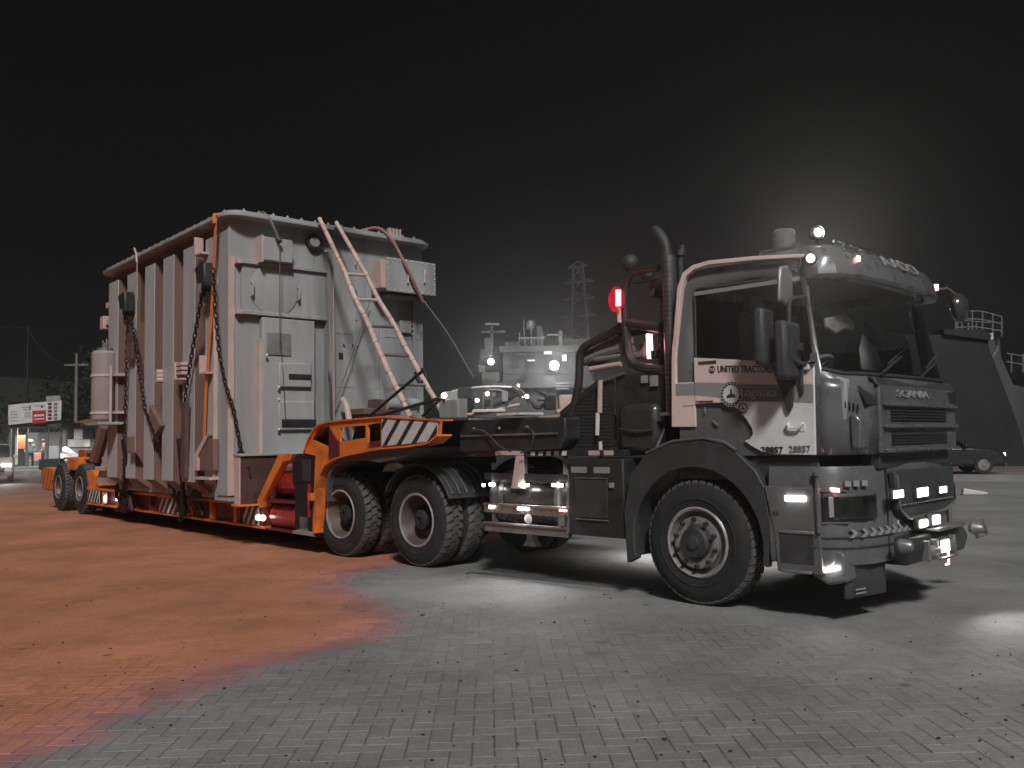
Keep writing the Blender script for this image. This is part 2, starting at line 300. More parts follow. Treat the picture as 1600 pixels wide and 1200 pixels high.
# blocks, laid in herringbone
W_ = .108; JO = .007; blocks = []; TH = R(1.5); ct, st = math.cos(TH), math.sin(TH)
def block_at(i, j, vert):
    cx, cy = (i+.5, j+1) if vert else (i+1, j+.5)
    x, y = cx*W_, cy*W_; return (x*ct-y*st, x*st+y*ct)
for i in range(-100, 130):
    for j in range(28, 128):
        k = (i-j) % 4
        if k not in (0, 3): continue
        x, y = block_at(i, j, k == 3)
        if y < 3.1 or abs(x) > .62*y+.5 or y > 13.5: continue
        blocks.append((x*x+y*y*(1 if y > 3.9 else 3), x, y, k == 3))
blocks.sort()
def block_verts(cx, cy, vert, z, tilt, ang):
    a, b_ = (W_/2-JO/2, W_-JO/2) if vert else (W_-JO/2, W_/2-JO/2); c, s = math.cos(ang), math.sin(ang); e = .0025; P = []
    for (dx, dy, zz) in ((-a,-b_,-.03),(a,-b_,-.03),(a,b_,-.03),(-a,b_,-.03),(-a,-b_,z-.0035),(a,-b_,z-.0035),(a,b_,z-.0035),(-a,b_,z-.0035),(-a+e,-b_+e,z),(a-e,-b_+e,z),(a-e,b_-e,z),(-a+e,b_-e,z)):
        P.append((cx+dx*c-dy*s, cy+dx*s+dy*c, zz+dx*tilt[0]+dy*tilt[1]))
    return P
BF = [(0,1,5,4),(1,2,6,5),(2,3,7,6),(3,0,4,7),(4,5,9,8),(5,6,10,9),(6,7,11,10),(7,4,8,11),(8,9,10,11)]
base_me = {v: MB().add(block_verts(0,0,v,0,(0,0),0), BF).mesh('paver', gm_block, smooth=False, fix=False) for v in (False, True)}
field = MB()
for n, (d, x, y, v) in enumerate(blocks):
    tilt = (random.gauss(0,.004), random.gauss(0,.004)); z = random.uniform(-.0014, .0010); ang = TH+random.gauss(0,.012)
    if n < 300: obj('paver', base_me[v], ground, (x, y, z), (tilt[1], -tilt[0], ang))
    else: field.add(block_verts(x, y, v, z, tilt, ang), BF)
tag(field.build('paver_field', gm_block, ground, smooth=False, fix=False), kind='stuff')
# sand and dust lying in and over the joints
from mathutils import noise
sand = MB(); nx, ny = 260, 190; S0, S1 = 3.0, 13.6
for j in range(ny+1):
    y = S0*(S1/S0)**(j/ny); hwid = .62*y+.7
    for i in range(nx+1):
        x = -hwid+2*hwid*i/nx
        b_ = -.0030+.0029*min(1, max(0, (y-4.3)/3.4))+.0009*min(1, max(0, (x-.8)/2.5))+.0006*min(1, max(0, (-x-1.5)/2))
        n_ = noise.fractal(Vector((x*.8, y*.8, 3.1)), 1.0, 2.0, 5)*.0026+noise.noise(Vector((x*9, y*9, 1)))*.0008
        edge = min(1, (S1-y)/.6); sand.v.append((x, y, -.0045+(b_+n_+.0045)*edge))
for j in range(ny):
    for i in range(nx): k = j*(nx+1)+i; sand.f.append((k, k+1, k+nx+2, k+nx+1))
tag(sand.build('drifted_sand', gm_joint, ground, smooth=True, fix=False), kind='stuff')

# ================================================================== wheels
def wheel_meshes(name, D, W, rimr, deep, nl, rows, hub_r, lugs=True):
    """axis y, outer face towards -y at y=0, tyre runs to +W"""
    Rr = D/2; t = MB(); sw = .055
    t.lathe([(rimr, .03), (rimr+.015, .0), (rimr+.06, -.012), ((Rr+rimr)/2, -.018), (Rr-.075, -.004), (Rr-.03, .022), (Rr-.022, .05), (Rr-.022, W-.05), (Rr-.03, W-.02), ((Rr+rimr)/2, W), (rimr, W-.02)], seg=48, cap=False)
    t.lathe([(rimr+.075, -.0165), (rimr+.085, -.022), (rimr+.095, -.0175)], seg=48, cap=False)
    tyre = t.mesh(name+'_tyre', rubber)
    g = MB()
    for q in range(rows):
        y0 = .012+(W-.024)*q/rows; y1 = .012+(W-.024)*(q+1)/rows
        for i in range(nl):
            a = 2*math.pi*(i+(.5 if q % 2 else 0))/nl; da = 2*math.pi/nl*.40; sk = da*.35*(1 if q < rows/2 else -1)
            edge0 = .022 if q == 0 else 0; edge1 = .022 if q == rows-1 else 0; P = []
            for r_, sh in ((Rr-.035, 0), (Rr, .0035)):
                for yy, dd, k in ((y0+.004+sh, -da, -sk), (y0+.004+sh, da*.9, -sk), ((y0+y1)/2, da*1.08, 0), (y1-.004-sh, da*.9, sk), (y1-.004-sh, -da, sk), ((y0+y1)/2, -da*.85, 0)):
                    rr = r_-(edge0 if yy < (y0+y1)/2-.001 else 0)-(edge1 if yy > (y0+y1)/2+.001 else 0)
                    P.append((rr*math.cos(a+dd+k), yy, rr*math.sin(a+dd+k)))
            g.add(P, [(6,7,8,9,10,11)]+[(s_,(s_+1)%6,(s_+1)%6+6,s_+6) for s_ in range(6)])
    tread = g.mesh(name+'_tread', lug, smooth=False)
    r = MB()
    if deep:      # dished rear rim
        r.lathe([(rimr+.004, .02), (rimr+.014, -.004), (rimr+.004, -.014), (rimr-.012, -.004), (rimr-.03, .03), (rimr-.045, W*.5), (rimr-.07, W*.62), (hub_r+.06, W*.60), (hub_r+.02, W*.52), (hub_r, W*.52)], seg=40, cap=False)
    else:         # front rim with raised disc
        r.lathe([(rimr+.004, .03), (rimr+.016, -.004), (rimr+.004, -.016), (rimr-.014, -.004), (rimr-.03, .05), (rimr-.05, .075), (rimr-.075, .045), (hub_r+.075, -.012), (hub_r+.03, -.02), (hub_r, -.01), (hub_r-.02, .0)], seg=40, cap=False)
    rim = r.mesh(name+'_rim', M('front rim steel', (.40, .395, .39), .36, .55, var=.25, scale=7, dirt=(.14, .13, .12), dirt_amt=.45) if not deep else M('shaded rear rim', (.10, .075, .066), .55, .2, var=.3, scale=6, dirt=(.16, .09, .07), dirt_amt=.5))  # rear dish coloured dark for the shade inside it, plus some dirt
    rg = MB().lathe([(rimr+.003, .0), (rimr+.017, -.009), (rimr+.003, -.019), (rimr-.015, -.009), (rimr-.013, .0)], seg=40, cap=False); ringm = rg.mesh(name+'_ring', rimm)  # pale ring, highlight of the rim edge put into its colour
    h = MB()
    if deep:
        h.lathe([(hub_r+.02, W*.55), (hub_r+.015, W*.22), (hub_r-.005, W*.17), (hub_r-.05, W*.15), (.05, W*.14), (.045, W*.20), (0.001, W*.2)], seg=28, cap=False)
        for i in range(5):
            a = 2*math.pi*i/5; h.lathe([(.016, W*.155), (.014, W*.11), (.001, W*.11)], c=((hub_r-.055)*math.cos(a), 0, (hub_r-.055)*math.sin(a)), seg=8, cap=False)
    else:
        h.lathe([(hub_r-.01, .01), (hub_r-.015, -.05), (hub_r-.03, -.065), (.06, -.07), (.055, -.085), (.001, -.088)], seg=28, cap=False)
    hub = h.mesh(name+'_hub', black if deep else plast)
    n = MB(); cnt = 10
    for i in range(cnt):
        a = 2*math.pi*(i+.25)/cnt; rr = hub_r+.05; yb = W*.59 if deep else -.015
        n.lathe([(.021, yb), (.019, yb-.03), (.015, yb-.045), (.001, yb-.047)], c=(rr*math.cos(a), 0, rr*math.sin(a)), seg=7, cap=False)
    nuts = n.mesh(name+'_nuts', black)
    hl = MB()
    if not deep:
        for i in range(4):
            a = 2*math.pi*(i+.6)/4; rr = rimr-.095; c, s = math.cos(a), math.sin(a)
            P = []
            for k in range(10):
                t_ = 2*math.pi*k/10; dr, dt = .026*math.sin(t_), .055*math.cos(t_); q = rr+dr; y_ = .045-(rimr-.075-q)*.057/(rimr-.075-hub_r-.075)-.003
                P.append((q*math.cos(a+dt/rr), y_, q*math.sin(a+dt/rr)))
            hl.add(P, [tuple(range(10))])
    else:
        for i in range(5):
            a = 2*math.pi*(i+.3)/5; rr = rimr-.085
            hl.lathe([(.03, W*.612), (.001, W*.612)], c=(rr*math.cos(a), 0, rr*math.sin(a)), seg=10, cap=False)
    holes = hl.mesh(name+'_holes', black, fix=False)
    return dict(tyre=tyre, tread=tread, rim=rim, hub=hub, nuts=nuts, holes=holes, ring=ringm)
def put_wheel(ms, parent, x, y, r, outer=-1, steer=0, spin=0):
    e = obj('wheel', ms['rim'], parent, (x, y, r), (0, spin, (math.pi if outer > 0 else 0)+steer))
    for k, nm in (('tyre','tyre'), ('tread','tread'), ('hub','hub'), ('nuts','wheel_nuts'), ('holes','hand_hole'), ('ring','rim_ring')):
        c = obj(nm, ms[k], e)
        if k in ('tread', 'nuts', 'holes'): c['kind'] = 'stuff'
    return e
TR_D = 1.12
wf = wheel_meshes('front', TR_D, .30, .30, False, 44, 4, .155)
wr = wheel_meshes('rear', TR_D, .29, .31, True, 34, 3, .105)

# ================================================================== tractor truck
T = thing('tractor_truck', 'three axle tractor truck with white door, dark cab and lit lamps, pulling the loaded trailer', 'truck', TRUCK)
AX = (0, -3.92, -5.494); RT = TR_D/2
for s in (-1, 1):
    put_wheel(wf, T, 0, s*1.2, RT, s, spin=.2*s)
    for a in AX[1:]:
        put_wheel(wr, T, a, s*1.2, RT, s, spin=.5+a)
        put_wheel(wr, T, a, s*.86, RT, s, spin=1.1+a)
for a in AX:
    MB().lathe([(.09, -.8), (.09, .8)], c=(a, 0, RT), seg=14).lathe([(.1,-.22),(.2,-.14),(.24,0),(.2,.14),(.1,.22)], c=(a,0,RT), seg=18).build('axle', black, T)
fr_ = MB()
for s in (-1, 1):
    fr_.box(-6.35, 1.25, s*.42-.04, s*.42+.04, .82, 1.10)
for x in (-6.2, -5.5, -4.7, -3.9, -2.9, -1.8, -.9, .4, 1.1): fr_.box(x-.05, x+.05, -.38, .38, .86, 1.06)
fr_.build('chassis_frame', black, T, .012)
MB().cbox((-4.71, 0, 1.24), (1.0, .9, .09)).cbox((-4.71, 0, 1.14), (.7, 1.0, .14)).build('fifth_wheel', black, T, .02)
# ---- cab shell
ZR = [('bottom', 1.33), ('a', 1.6), ('b', 1.9), ('belt', 2.0), ('mid', 2.45), ('top', 2.82), ('c', 2.94), ('d', 3.03), ('e', 3.075)]
def cab_pt(i, row, inset=0):
    base = [(-.2, 0), (-.2, -1.12), (-.15, -1.2), (.03, -1.2), (.6, -1.2), (1.17, -1.2), (1.22, -1.19), (1.34, -1.08), (1.44, -.88), (1.5, -.5), (1.515, 0)]
    x, y = base[i]; z = dict(ZR)[row]
    if row == 'belt': z = [2.2, 2.2, 2.2, 2.2, 2.14, 2.07, 2.03, 1.99, 1.985, 1.98, 1.98][i]
    if row == 'mid': z = 2.5 if i < 6 else 2.4
    if row == 'top': z = [2.84, 2.84, 2.84, 2.84, 2.83, 2.82, 2.8, 2.79, 2.78, 2.78, 2.78][i]
    if z > 1.98 and i >= 5:
        f = (z-1.98)/.85; x -= f*(.1 if i == 5 else .13 if i == 6 else .17)
    if z > 2.2: y *= 1-.03*(z-2.2)/.85
    if row == 'd': x = .6+(x-.6)*.965; y *= .965
    if row == 'e': x = .6+(x-.6)*.88; y *= .88
    if row in ('c',) and i <= 2: x += .03
    if row in ('d', 'e') and i <= 2: x += .06
    if inset:
        x -= inset*(1 if i >= 7 else 0 if 2 < i < 6 else .6); y += inset if i < 9 else 0
    return Vector((x, y, z))
NC = 21
def cab_col(k, row, inset=0):
    if k <= 10: return cab_pt(k, row, inset)
    p = cab_pt(20-k, row, inset); p.y = -p.y; return p
rows = [r for r, _ in ZR]; shell = MB(); V = []; F = []
for r_ in rows: V += [cab_col(k, r_) for k in range(20)]
def is_hole(k, r_):
    if r_ in ('belt', 'mid'):
        if k in (3, 4) or (20-k-1) in (3, 4): return True
        if 6 <= k <= 13: return True
    return False
for ri in range(len(rows)-1):
    for k in range(20):
        if is_hole(k, rows[ri]): continue
        F.append((ri*20+k, ri*20+(k+1) % 20, (ri+1)*20+(k+1) % 20, (ri+1)*20+k))
F.append(tuple((len(rows)-1)*20+k for k in range(20))); F.append(tuple(range(20)))
shell.add(V, F); cab = shell.build('cab', cabgrey, T)
sol = cab.modifiers.new('thick', 'SOLIDIFY'); sol.thickness = .035; sol.offset = -1
def pane(name, ks, rws, inset):
    g = MB(); P = [cab_col(k, r_, inset) for r_ in rws for k in ks]; n = len(ks)
    g.add(P, [(i*n+j, i*n+j+1, (i+1)*n+j+1, (i+1)*n+j) for i in range(len(rws)-1) for j in range(n-1)])
    return g.build(name, glass, T)
pane('door_window', [3, 4, 5], ['belt', 'mid', 'top'], .012); pane('door_window', [15, 16, 17], ['belt', 'mid', 'top'], .012)
pane('windscreen', list(range(6, 15)), ['belt', 'mid', 'top'], .012).data.materials[0] = GLASS('windscreen glass', (.72,.72,.72), 1.0)
# rubber seals
MB().tube(round_path([Vector((.045,-1.205,2.19)), Vector((.045,-1.19,2.83)), Vector((1.07,-1.185,2.81)), Vector((1.165,-1.205,2.07)), Vector((.045,-1.205,2.19))], .05), .012, 6).build('window_seal', plast, cab)
MB().box(.05, 1.06, -1.207, -1.19, 2.765, 2.80).build('window_rail', stripeg, cab)
MB().tube([cab_col(k, 'belt') for k in range(6, 15)], .015, 6).build('windscreen_seal', plast, cab)
# interior
MB().prism([(.95,1.6),(1.36,1.6),(1.38,1.93),(1.2,2.02),(.98,1.98)], 'y', -1.12, 1.12).build('dashboard', inter, T, .02)
for s in (-.6, .6):
    st_ = MB().prism([(.28,1.75),(.26,2.58),(.30,2.64),(.36,2.6),(.42,1.9),(.85,1.87),(.85,1.72),(.3,1.7)], 'y', s-.25, s+.25).build('seat', seatm, T, .03)
    MB().prism([(.26,2.62),(.27,2.80),(.33,2.80),(.34,2.62)], 'y', s-.14, s+.14).build('headrest', stripeg, st_, .02)
sw = MB(); cw = Vector((.82, -.6, 2.05)); mrot = Matrix.Rotation(R(-35), 3, 'Y')
sw.tube([cw+mrot @ Vector((.23*math.cos(a), .23*math.sin(a), 0)) for a in [2*math.pi*i/20 for i in range(20)]], .017, 6, True)
for a in (0.5, 2.6, 4.7): sw.bar(cw, cw+mrot @ Vector((.23*math.cos(a), .23*math.sin(a), 0)), .03, .015)
sw.build('steering_wheel', inter, T)
MB().prism([(-.165,1.7),(-.12,1.7),(-.12,2.8),(-.165,2.8)], 'y', -1.1, 1.1).build('rear_lining', inter, cab)
pp = MB(); pp.add([(1.30,-.62,2.05),(1.30,-.1,2.03),(1.22,-.12,2.26),(1.24,-.42,2.36),(1.28,-.60,2.22)], [(0,1,2,3,4)]); o = pp.build('dash_papers', white, T); o.modifiers.new('t','SOLIDIFY').thickness = .01
for P_ in ([(1291,497),(1320,490),(1333,503),(1334,518),(1320,514),(1305,522),(1292,512)], [(1352,503),(1366,505),(1382,520),(1410,522),(1422,542),(1392,545),(1375,535),(1362,520)]):
    q_ = [tf(u, v, 1.12) for u, v in P_]; MB().prism([(p.y,p.z) for p in q_], 'x', 1.09, 1.13).build('pale_panel', M('pale windscreen panel', (.55,.54,.53), .6, var=.2, scale=10), T, .012)  # pale panels added behind the glass to lighten the windscreen
# ---- door
dpoly = [(.04,2.205),(.6,2.14),(1.165,2.07),(1.16,1.72),(1.15,1.335),(.80,1.34),(.68,1.36),(.58,1.41),(.515,1.455),(.57,1.475),(.595,1.51),(.59,1.56),(.54,1.64),(.46,1.73),(.39,1.775),(.30,1.795),(.04,1.79)]
door = MB().prism(dpoly, 'y', -1.228, -1.201).build('door', white, T, .006)
tag(door, 'white door with company lettering and a grey stripe')
up = [(.042,2.203),(.6,2.138),(1.163,2.068),(1.155,1.905),(.6,1.94),(.042,1.985)]
MB().prism(up, 'y', -1.2305, -1.2285).build('upper_door_warmth', pinkw, door)  # thin sheet carrying the painted warm light on the upper door
MB().prism([(.042,1.98),(.6,1.936),(1.155,1.90),(1.150,1.755),(.88,1.775),(.53,1.80),(.042,1.868)], 'y', -1.2307, -1.2285).build('stripe_film', stripeg, door)
MB().prism([(.042,1.865),(.40,1.835),(.36,1.792),(.042,1.796)], 'y', -1.2305, -1.2285).build('lower_door_warmth', pinkw, door)
hz_ = MB().box(.085, .27, -1.2325, -1.229, 2.135, 2.165); hz_.build('door_latch_plate', plast, door)
MB().cbox((.93,-1.245,2.06-.01), (.17,.03,.045)).cbox((1.11,-1.245,2.045), (.06,.03,.045)).build('mirror_bracket', white, door, .008)
MB().tube(round_path([(.93,-1.229,1.59),(.93,-1.262,1.59),(.95,-1.262,1.555),(1.04,-1.262,1.555),(1.06,-1.262,1.59),(1.06,-1.229,1.59)], .02), .010, 6).cbox((.995,-1.231,1.565),(.15,.006,.07)).build('handle', white, door)
rt, upv = (1,0,-.085), (0,0,1)
text('lettering', 'UNITED TRACTORS', decal, door, (.283,-1.2325,2.058), (1,0,-.075), upv, .06, .52, bold=.012)
text('lettering', 'Logistics', decalw, door, (.50,-1.2365,1.815), (1,0,-.06), upv, .105, .34, bold=.01)
MB().prism([(.475,1.905),(.87,1.88),(.87,1.775),(.475,1.795)], 'y', -1.2335, -1.2309).build('lettering_ground', decalg, door)
text('lettering', '28857', decal, door, (.675,-1.2325,1.352), (1,0,-.02), upv, .055, .20, bold=.02)
text('lettering', '28857', decalg, door, (.925,-1.2325,1.357), (1,0,.0), upv, .055, .19, bold=.01)
text('lettering', 'PT UNITED TRACTORS', decal, door, (.055,-1.2325,1.803), (1,0,-.03), upv, .016, .17)
def ring(c, r0, r1, y, mat, name):
    m_ = MB(); n = 32; P = []
    for i in range(n):
        a = 2*math.pi*i/n; P += [(c[0]+r0*math.cos(a), y, c[1]+r0*math.sin(a)), (c[0]+r1*math.cos(a), y, c[1]+r1*math.sin(a))]
    m_.add(P, [(2*i, 2*i+1, (2*i+3) % (2*n), (2*i+2) % (2*n)) for i in range(n)]); return m_.build(name, mat, door)
for c, r_, nm in (((.41,1.86), .105, 'round_emblem'), ((.52,1.735), .045, 'small_round_emblem')):
    MB().lathe([(r_, -1.2375), (.001, -1.2375)], c=(c[0],0,c[1]), seg=32, cap=False).build(nm, white, door)
    ring(c, r_*.76, r_, -1.2385, decal, 'emblem_ring'); ring(c, r_*.97, r_*1.03, -1.2383, white, 'emblem_rim')
    k = r_/.105
    MB().prism([(c[0]-.05*k,c[1]-.03*k),(c[0]+.05*k,c[1]-.03*k),(c[0]+.035*k,c[1]-.005*k),(c[0]+.012*k,c[1]),(c[0]+.004*k,c[1]+.05*k),(c[0]-.004*k,c[1]+.05*k),(c[0]-.012*k,c[1]),(c[0]-.035*k,c[1]-.005*k)], 'y', -1.2395, -1.2385).build('emblem_tower', decal, door)
    if k == 1:
        for i in range(18):
            a = R(20+i*8.2*2.2) if i < 18 else 0; rr = r_*.88
            MB().cbox((c[0]+rr*math.cos(a), -1.2388, c[1]+rr*math.sin(a)), (.009,.001,.012), Matrix.Rotation(-a, 3, 'Y')).build('emblem_mark', white, door)
MB().lathe([(.033, -1.2335), (.001, -1.2335)], c=(.225,0,2.085), seg=20, cap=False).build('round_logo', decal, door)
MB().cbox((.225,-1.235,2.085), (.05,.001,.026)).build('logo_bar', pinkw, door)
text('lettering', 'UT', decal, door, (.207,-1.2365,2.077), (1,0,0), upv, .016, .035)
# ---- rear corner panel and roof-side trim
tp = [(-.225,1.59),(-.205,2.22),(-.12,2.86),(-.06,2.99),(.05,3.045),(.22,3.06),(.66,3.03),(1.13,2.975)]
tq = [(1.13,2.945),(.66,2.992),(.22,3.02),(.07,3.003),(-.02,2.955),(-.075,2.85),(-.158,2.22),(-.165,1.99),(.03,1.985),(.03,1.585)]
MB().prism(tp+tq, 'y', -1.222, -1.16).build('corner_trim', pinkw, T, .006)
MB().prism([(-.163,1.984),(.0285,1.979),(.0285,1.872),(-.167,1.877)], 'y', -1.2245, -1.2222).build('stripe_film', stripeg, T)
MB().box(-.10,.028,-1.2240,-1.2225,1.775,1.781).build('panel_groove', decalg, T)
# ---- underside of cab behind the door, wheel arch
arch = [(-.75,.32),(-.775,.8),(-.69,1.16),(-.5,1.345),(-.2,1.45),(.13,1.472),(.39,1.41),(.62,1.21),(.70,1.07),(.75,.74),(.70,.40)]
inn = arc(0, .56, .665, -12, 196, 22)
inn = [(x_, max(z_, .34)) for x_, z_ in inn]
MB().prism(arch+inn, 'y', -1.25, -1.16).build('wheel_arch', plast, T, .012)
MB().prism(arch+inn, 'y', 1.16, 1.25).build('wheel_arch', plast, T, .012)
ar2 = MB()
for s in (-1, 1):
    o_ = arc(0, .56, .70, -10, 194, 20); i_ = arc(0, .56, .67, 194, -10, 20); ar2.prism(o_+i_, 'y', min(s*1.16, s*.8), max(s*1.16, s*.8))
ar2.build('arch_liner', plast, T)
MB().tube([(-.50,-1.245,1.355),(-.2,-1.248,1.462),(.13,-1.248,1.485),(.33,-1.248,1.45),(.45,-1.248,1.375)], .014, 6).build('arch_rib', cabgrey, T)
MB().box(-.2,1.15,-1.17,1.17,1.12,1.33).build('cab_floor', plast, T, .02)
MB().prism([(.05,1.46),(.52,1.46),(.57,1.53),(.36,1.77),(.05,1.78)], 'y', -1.19, -1.14).build('arch_panel', plast, T)
MB().tube([(.12,-1.2,1.76),(.12,-1.205,1.70)], .012, 6).tube([(.20,-1.205,1.63),(.26,-1.21,1.59)], .014, 6).build('cab_step_bolt', alu, T)
MB().prism([(-.16,1.33),(.5,1.33),(.5,1.47),(-.16,1.58)], 'y', -1.15, 1.15).build('cab_underpan', plast, T)
# ---- front: nose corners, grille, bumper
fx = 1.515
MB().box(fx-.03, fx+.012, -.84, .90, 1.34, 1.90).build('grille', cabgrey, T, .012)
MB().prism([(fx-.02,1.90),(fx+.015,1.885),(fx-.02,1.955),(fx-.09,1.975)], 'y', -.86, .90).build('grille_top', plast, T, .01)
for z0, z1 in ((1.595,1.715), (1.40,1.515)):
    gr = MB().box(fx+.0125, fx+.016, -.64, .64, z0, z1).build('grille_opening', black, T)
    m_ = MB()
    for i in range(4): m_.box(fx+.0165, fx+.028, -.63, .63, z0+.012+i*(z1-z0-.02)/4, z0+.022+i*(z1-z0-.02)/4)
    m_.build('grille_bars', plast, gr)
for z in (1.735, 1.555, 1.36): MB().box(fx+.0125, fx+.05, -.80, .88, z-.012, z+.014).build('grille_lip', cabgrey, T, .008)
text('lettering', 'SCANIA', stripeg, T, (fx+.0155,-.50,1.80), (0,1,0), upv, .062, .72, ext=.008, bold=.01)
wv_ = [tf(1341,602,1.435), tf(1368,605,1.50), tf(1378,612,1.53), tf(1387,631,1.545), tf(1357,632,1.50)]; nv = Vector((.8,-.6,0)); MB().add([p-nv*.022 for p in wv_]+[p-nv*.09 for p in wv_], [(0,1,2,3,4),(9,8,7,6,5)]+[(i,(i+1)%5,(i+1)%5+5,i+5) for i in range(5)]).build('corner_vent', black, T, .006)
for y_, s in ((.86, 1),):
    MB().prism([(y_+s*.08,1.88),(y_-s*.16,1.87),(y_-s*.10,1.765),(y_+s*.04,1.765)], 'x', fx-.05, fx+.0155).build('air_vent', black, T, .005)
for s in (-1, 1):      # side deflectors at the cab corners
    q = MB(); P = []
    cp = [(1.16,1.215),(1.25,1.20),(1.36,1.10),(1.45,.955),(1.50,.86)]
    for z, k in ((1.335,1.0), (1.6,1.005), (1.86,.995), (1.97,.955)):
        for x_, y_ in cp: P.append((1.1+(x_-1.1)*k, s*y_, z-(0.06*(x_-1.16)/.34 if z > 1.9 else 0)))
    q.add(P, [(i*5+j, i*5+j+1, (i+1)*5+j+1, (i+1)*5+j) for i in range(3) for j in range(4)])
    d_ = q.build('corner_deflector', cabgrey, T); sl = d_.modifiers.new('t', 'SOLIDIFY'); sl.thickness = .03
    e_ = MB().prism([(1.385,1.375),(1.46,1.375),(1.475,1.60),(1.44,1.655),(1.385,1.66)], 'y', min(s*.94,s*1.1), max(s*.94,s*1.1)).build('deflector_inset', cabgrey, d_, .02)
    for i in range(4): MB().cbox((1.36+.022*i, s*(1.11-.028*i), 1.735-.01*i), (.01,.012,.06)).build('deflector_slot', black, d_)
    MB().cbox((1.19, s*1.217, 1.72), (.012,.012,.012)).cbox((1.19, s*1.217, 1.70), (.012,.012,.012)).build('deflector_clip', alu, d_)
bump = MB(); P = []
bp_ = [(.74,-1.255),(1.12,-1.26),(1.24,-1.235),(1.36,-1.12),(1.45,-.92),(1.495,-.6),(1.51,0),(1.495,.6),(1.45,.92),(1.36,1.12),(1.24,1.235),(1.12,1.26),(.74,1.255)]
for z, k in ((.46,.985),(.52,1.0),(.72,1.0),(1.02,.995),(1.18,.985),(1.24,.97)):
    for x_, y_ in bp_: P.append((.7+(x_-.7)*k, y_*k, z))
n = len(bp_); bump.add(P, [(i*n+j, i*n+j+1, (i+1)*n+j+1, (i+1)*n+j) for i in range(5) for j in range(n-1)])
bump.f += [tuple(range(5*n, 6*n)), tuple(range(n-1, -1, -1))]
bumper = bump.build('bumper', cabgrey, T)
MB().box(1.34,1.48,-.80,.80,1.215,1.335).build('bumper_gap_panel', plast, T)
for s in (-1, 1):      # lamp units in the bumper corners
    hp = [(1.215,1.262),(1.35,1.165),(1.435,1.02),(1.475,.88)]; q = MB(); P = []
    for z in (.83, 1.03):
        for x_, y_ in hp: P.append((x_, s*y_, z))
    q.add(P, [(j, j+1, 4+j+1, 4+j) for j in range(3)]); hl_ = q.build('headlight', cabgrey, T); sl = hl_.modifiers.new('t','SOLIDIFY'); sl.thickness = .02; sl.offset = 0
    for k_, (x_, y_) in enumerate(((1.30,1.212),(1.40,1.095))):
        n_ = Vector((1, s*.75, 0)).normalized(); c = Vector((x_, s*y_, .925)); e1 = Vector((-n_.y, n_.x, 0)); rr = .072
        g = MB().cbox(c+n_*.002, (.015,.135,.165), Matrix.Rotation(math.atan2(n_.y,n_.x),3,'Z')); g.build('reflector', stripeg, hl_, .01)
    q = MB(); P = []
    for z in (.84, 1.02):
        for x_, y_ in hp: P.append((x_+.02, s*(y_+.018), z))
    q.add(P, [(j, j+1, 4+j+1, 4+j) for j in range(3)]); q.build('lens', lampglass, hl_)
    c = Vector((1.30, s*1.235, 1.06)); MB().cbox(c, (.13,.02,.032), Matrix.Rotation(R(-38*-s), 3, 'Z')).build('marker_lamp', lamp_p, T)
    MB().tube([(1.17,s*1.262,1.18),(1.175,s*1.272,1.0),(1.18,s*1.272,.72)], .018, 8).lathe([(.03,0),(.03,.03)], 'z', (1.17,s*1.265,1.17), 10).build('corner_post', cabgrey, T)
for y_ in (-.68,.70): MB().box(1.42,1.492,y_-.006,y_+.006,.48,1.2).build('panel_gap', black, bumper)
for a_, b_ in (((1.19,-1.255),(1.36,-1.135)),):
    for z_ in (.80,1.05): MB().bar((a_[0],a_[1],z_),(b_[0],b_[1],z_),.03,.012).build('panel_lip', cabgrey, bumper)
for z_ in (.60,.68): MB().tube([(1.13,-1.262,z_),(1.245,-1.238,z_),(1.365,-1.122,z_),(1.455,-.92,z_),(1.50,-.6,z_)], .008, 5).build('bumper_crease', plast, bumper)
# arrow markers across the bumper
for i in range(11):
    y_ = -1.12+i*.105; x_ = 1.36+(1.51-1.36)*(1-((-y_)/1.13)**2)**.5+.008 if y_ < 0 else 1.518
    dx_, dy_ = (1, 0); a = math.atan2(.2*abs(y_)**1.2, 1)*(-1 if y_ < 0 else 1)*2.1
    g = MB(); e1 = Vector((-math.sin(a)*-1*0+math.sin(-a)*0+abs(math.sin(a)), math.cos(a), 0)) if y_ < 0 else Vector((0,1,0))
    c = Vector((x_, y_, .715)); w2, h2 = .036, .034
    P = [c-e1*w2+Vector((0,0,h2)), c+Vector((0,0,h2)), c+e1*w2, c-Vector((0,0,h2)), c-e1*w2-Vector((0,0,h2)), c]
    nrm = Vector((e1.y, -e1.x, 0)); P = [p+nrm*.008 for p in P]+[p-nrm*.004 for p in P]
    g.add(P, [(0,1,2,5),(5,2,3,4),(9+2,8,7,6),(10,9,8,11)]+[(k_, (k_+1) % 6, (k_+1) % 6+6, k_+6) for k_ in (0,1,2,3,4,5)]); g.build('arrow_marker', stripeg, bumper)
for i in range(3):
    c = Vector((1.36+.035*i, -1.13+.075*i, 1.105)); g = MB().cbox(c, (.045,.045,.045), Matrix.Rotation(R(-55),3,'Z')); g.build('arrow_marker', stripeg, bumper)
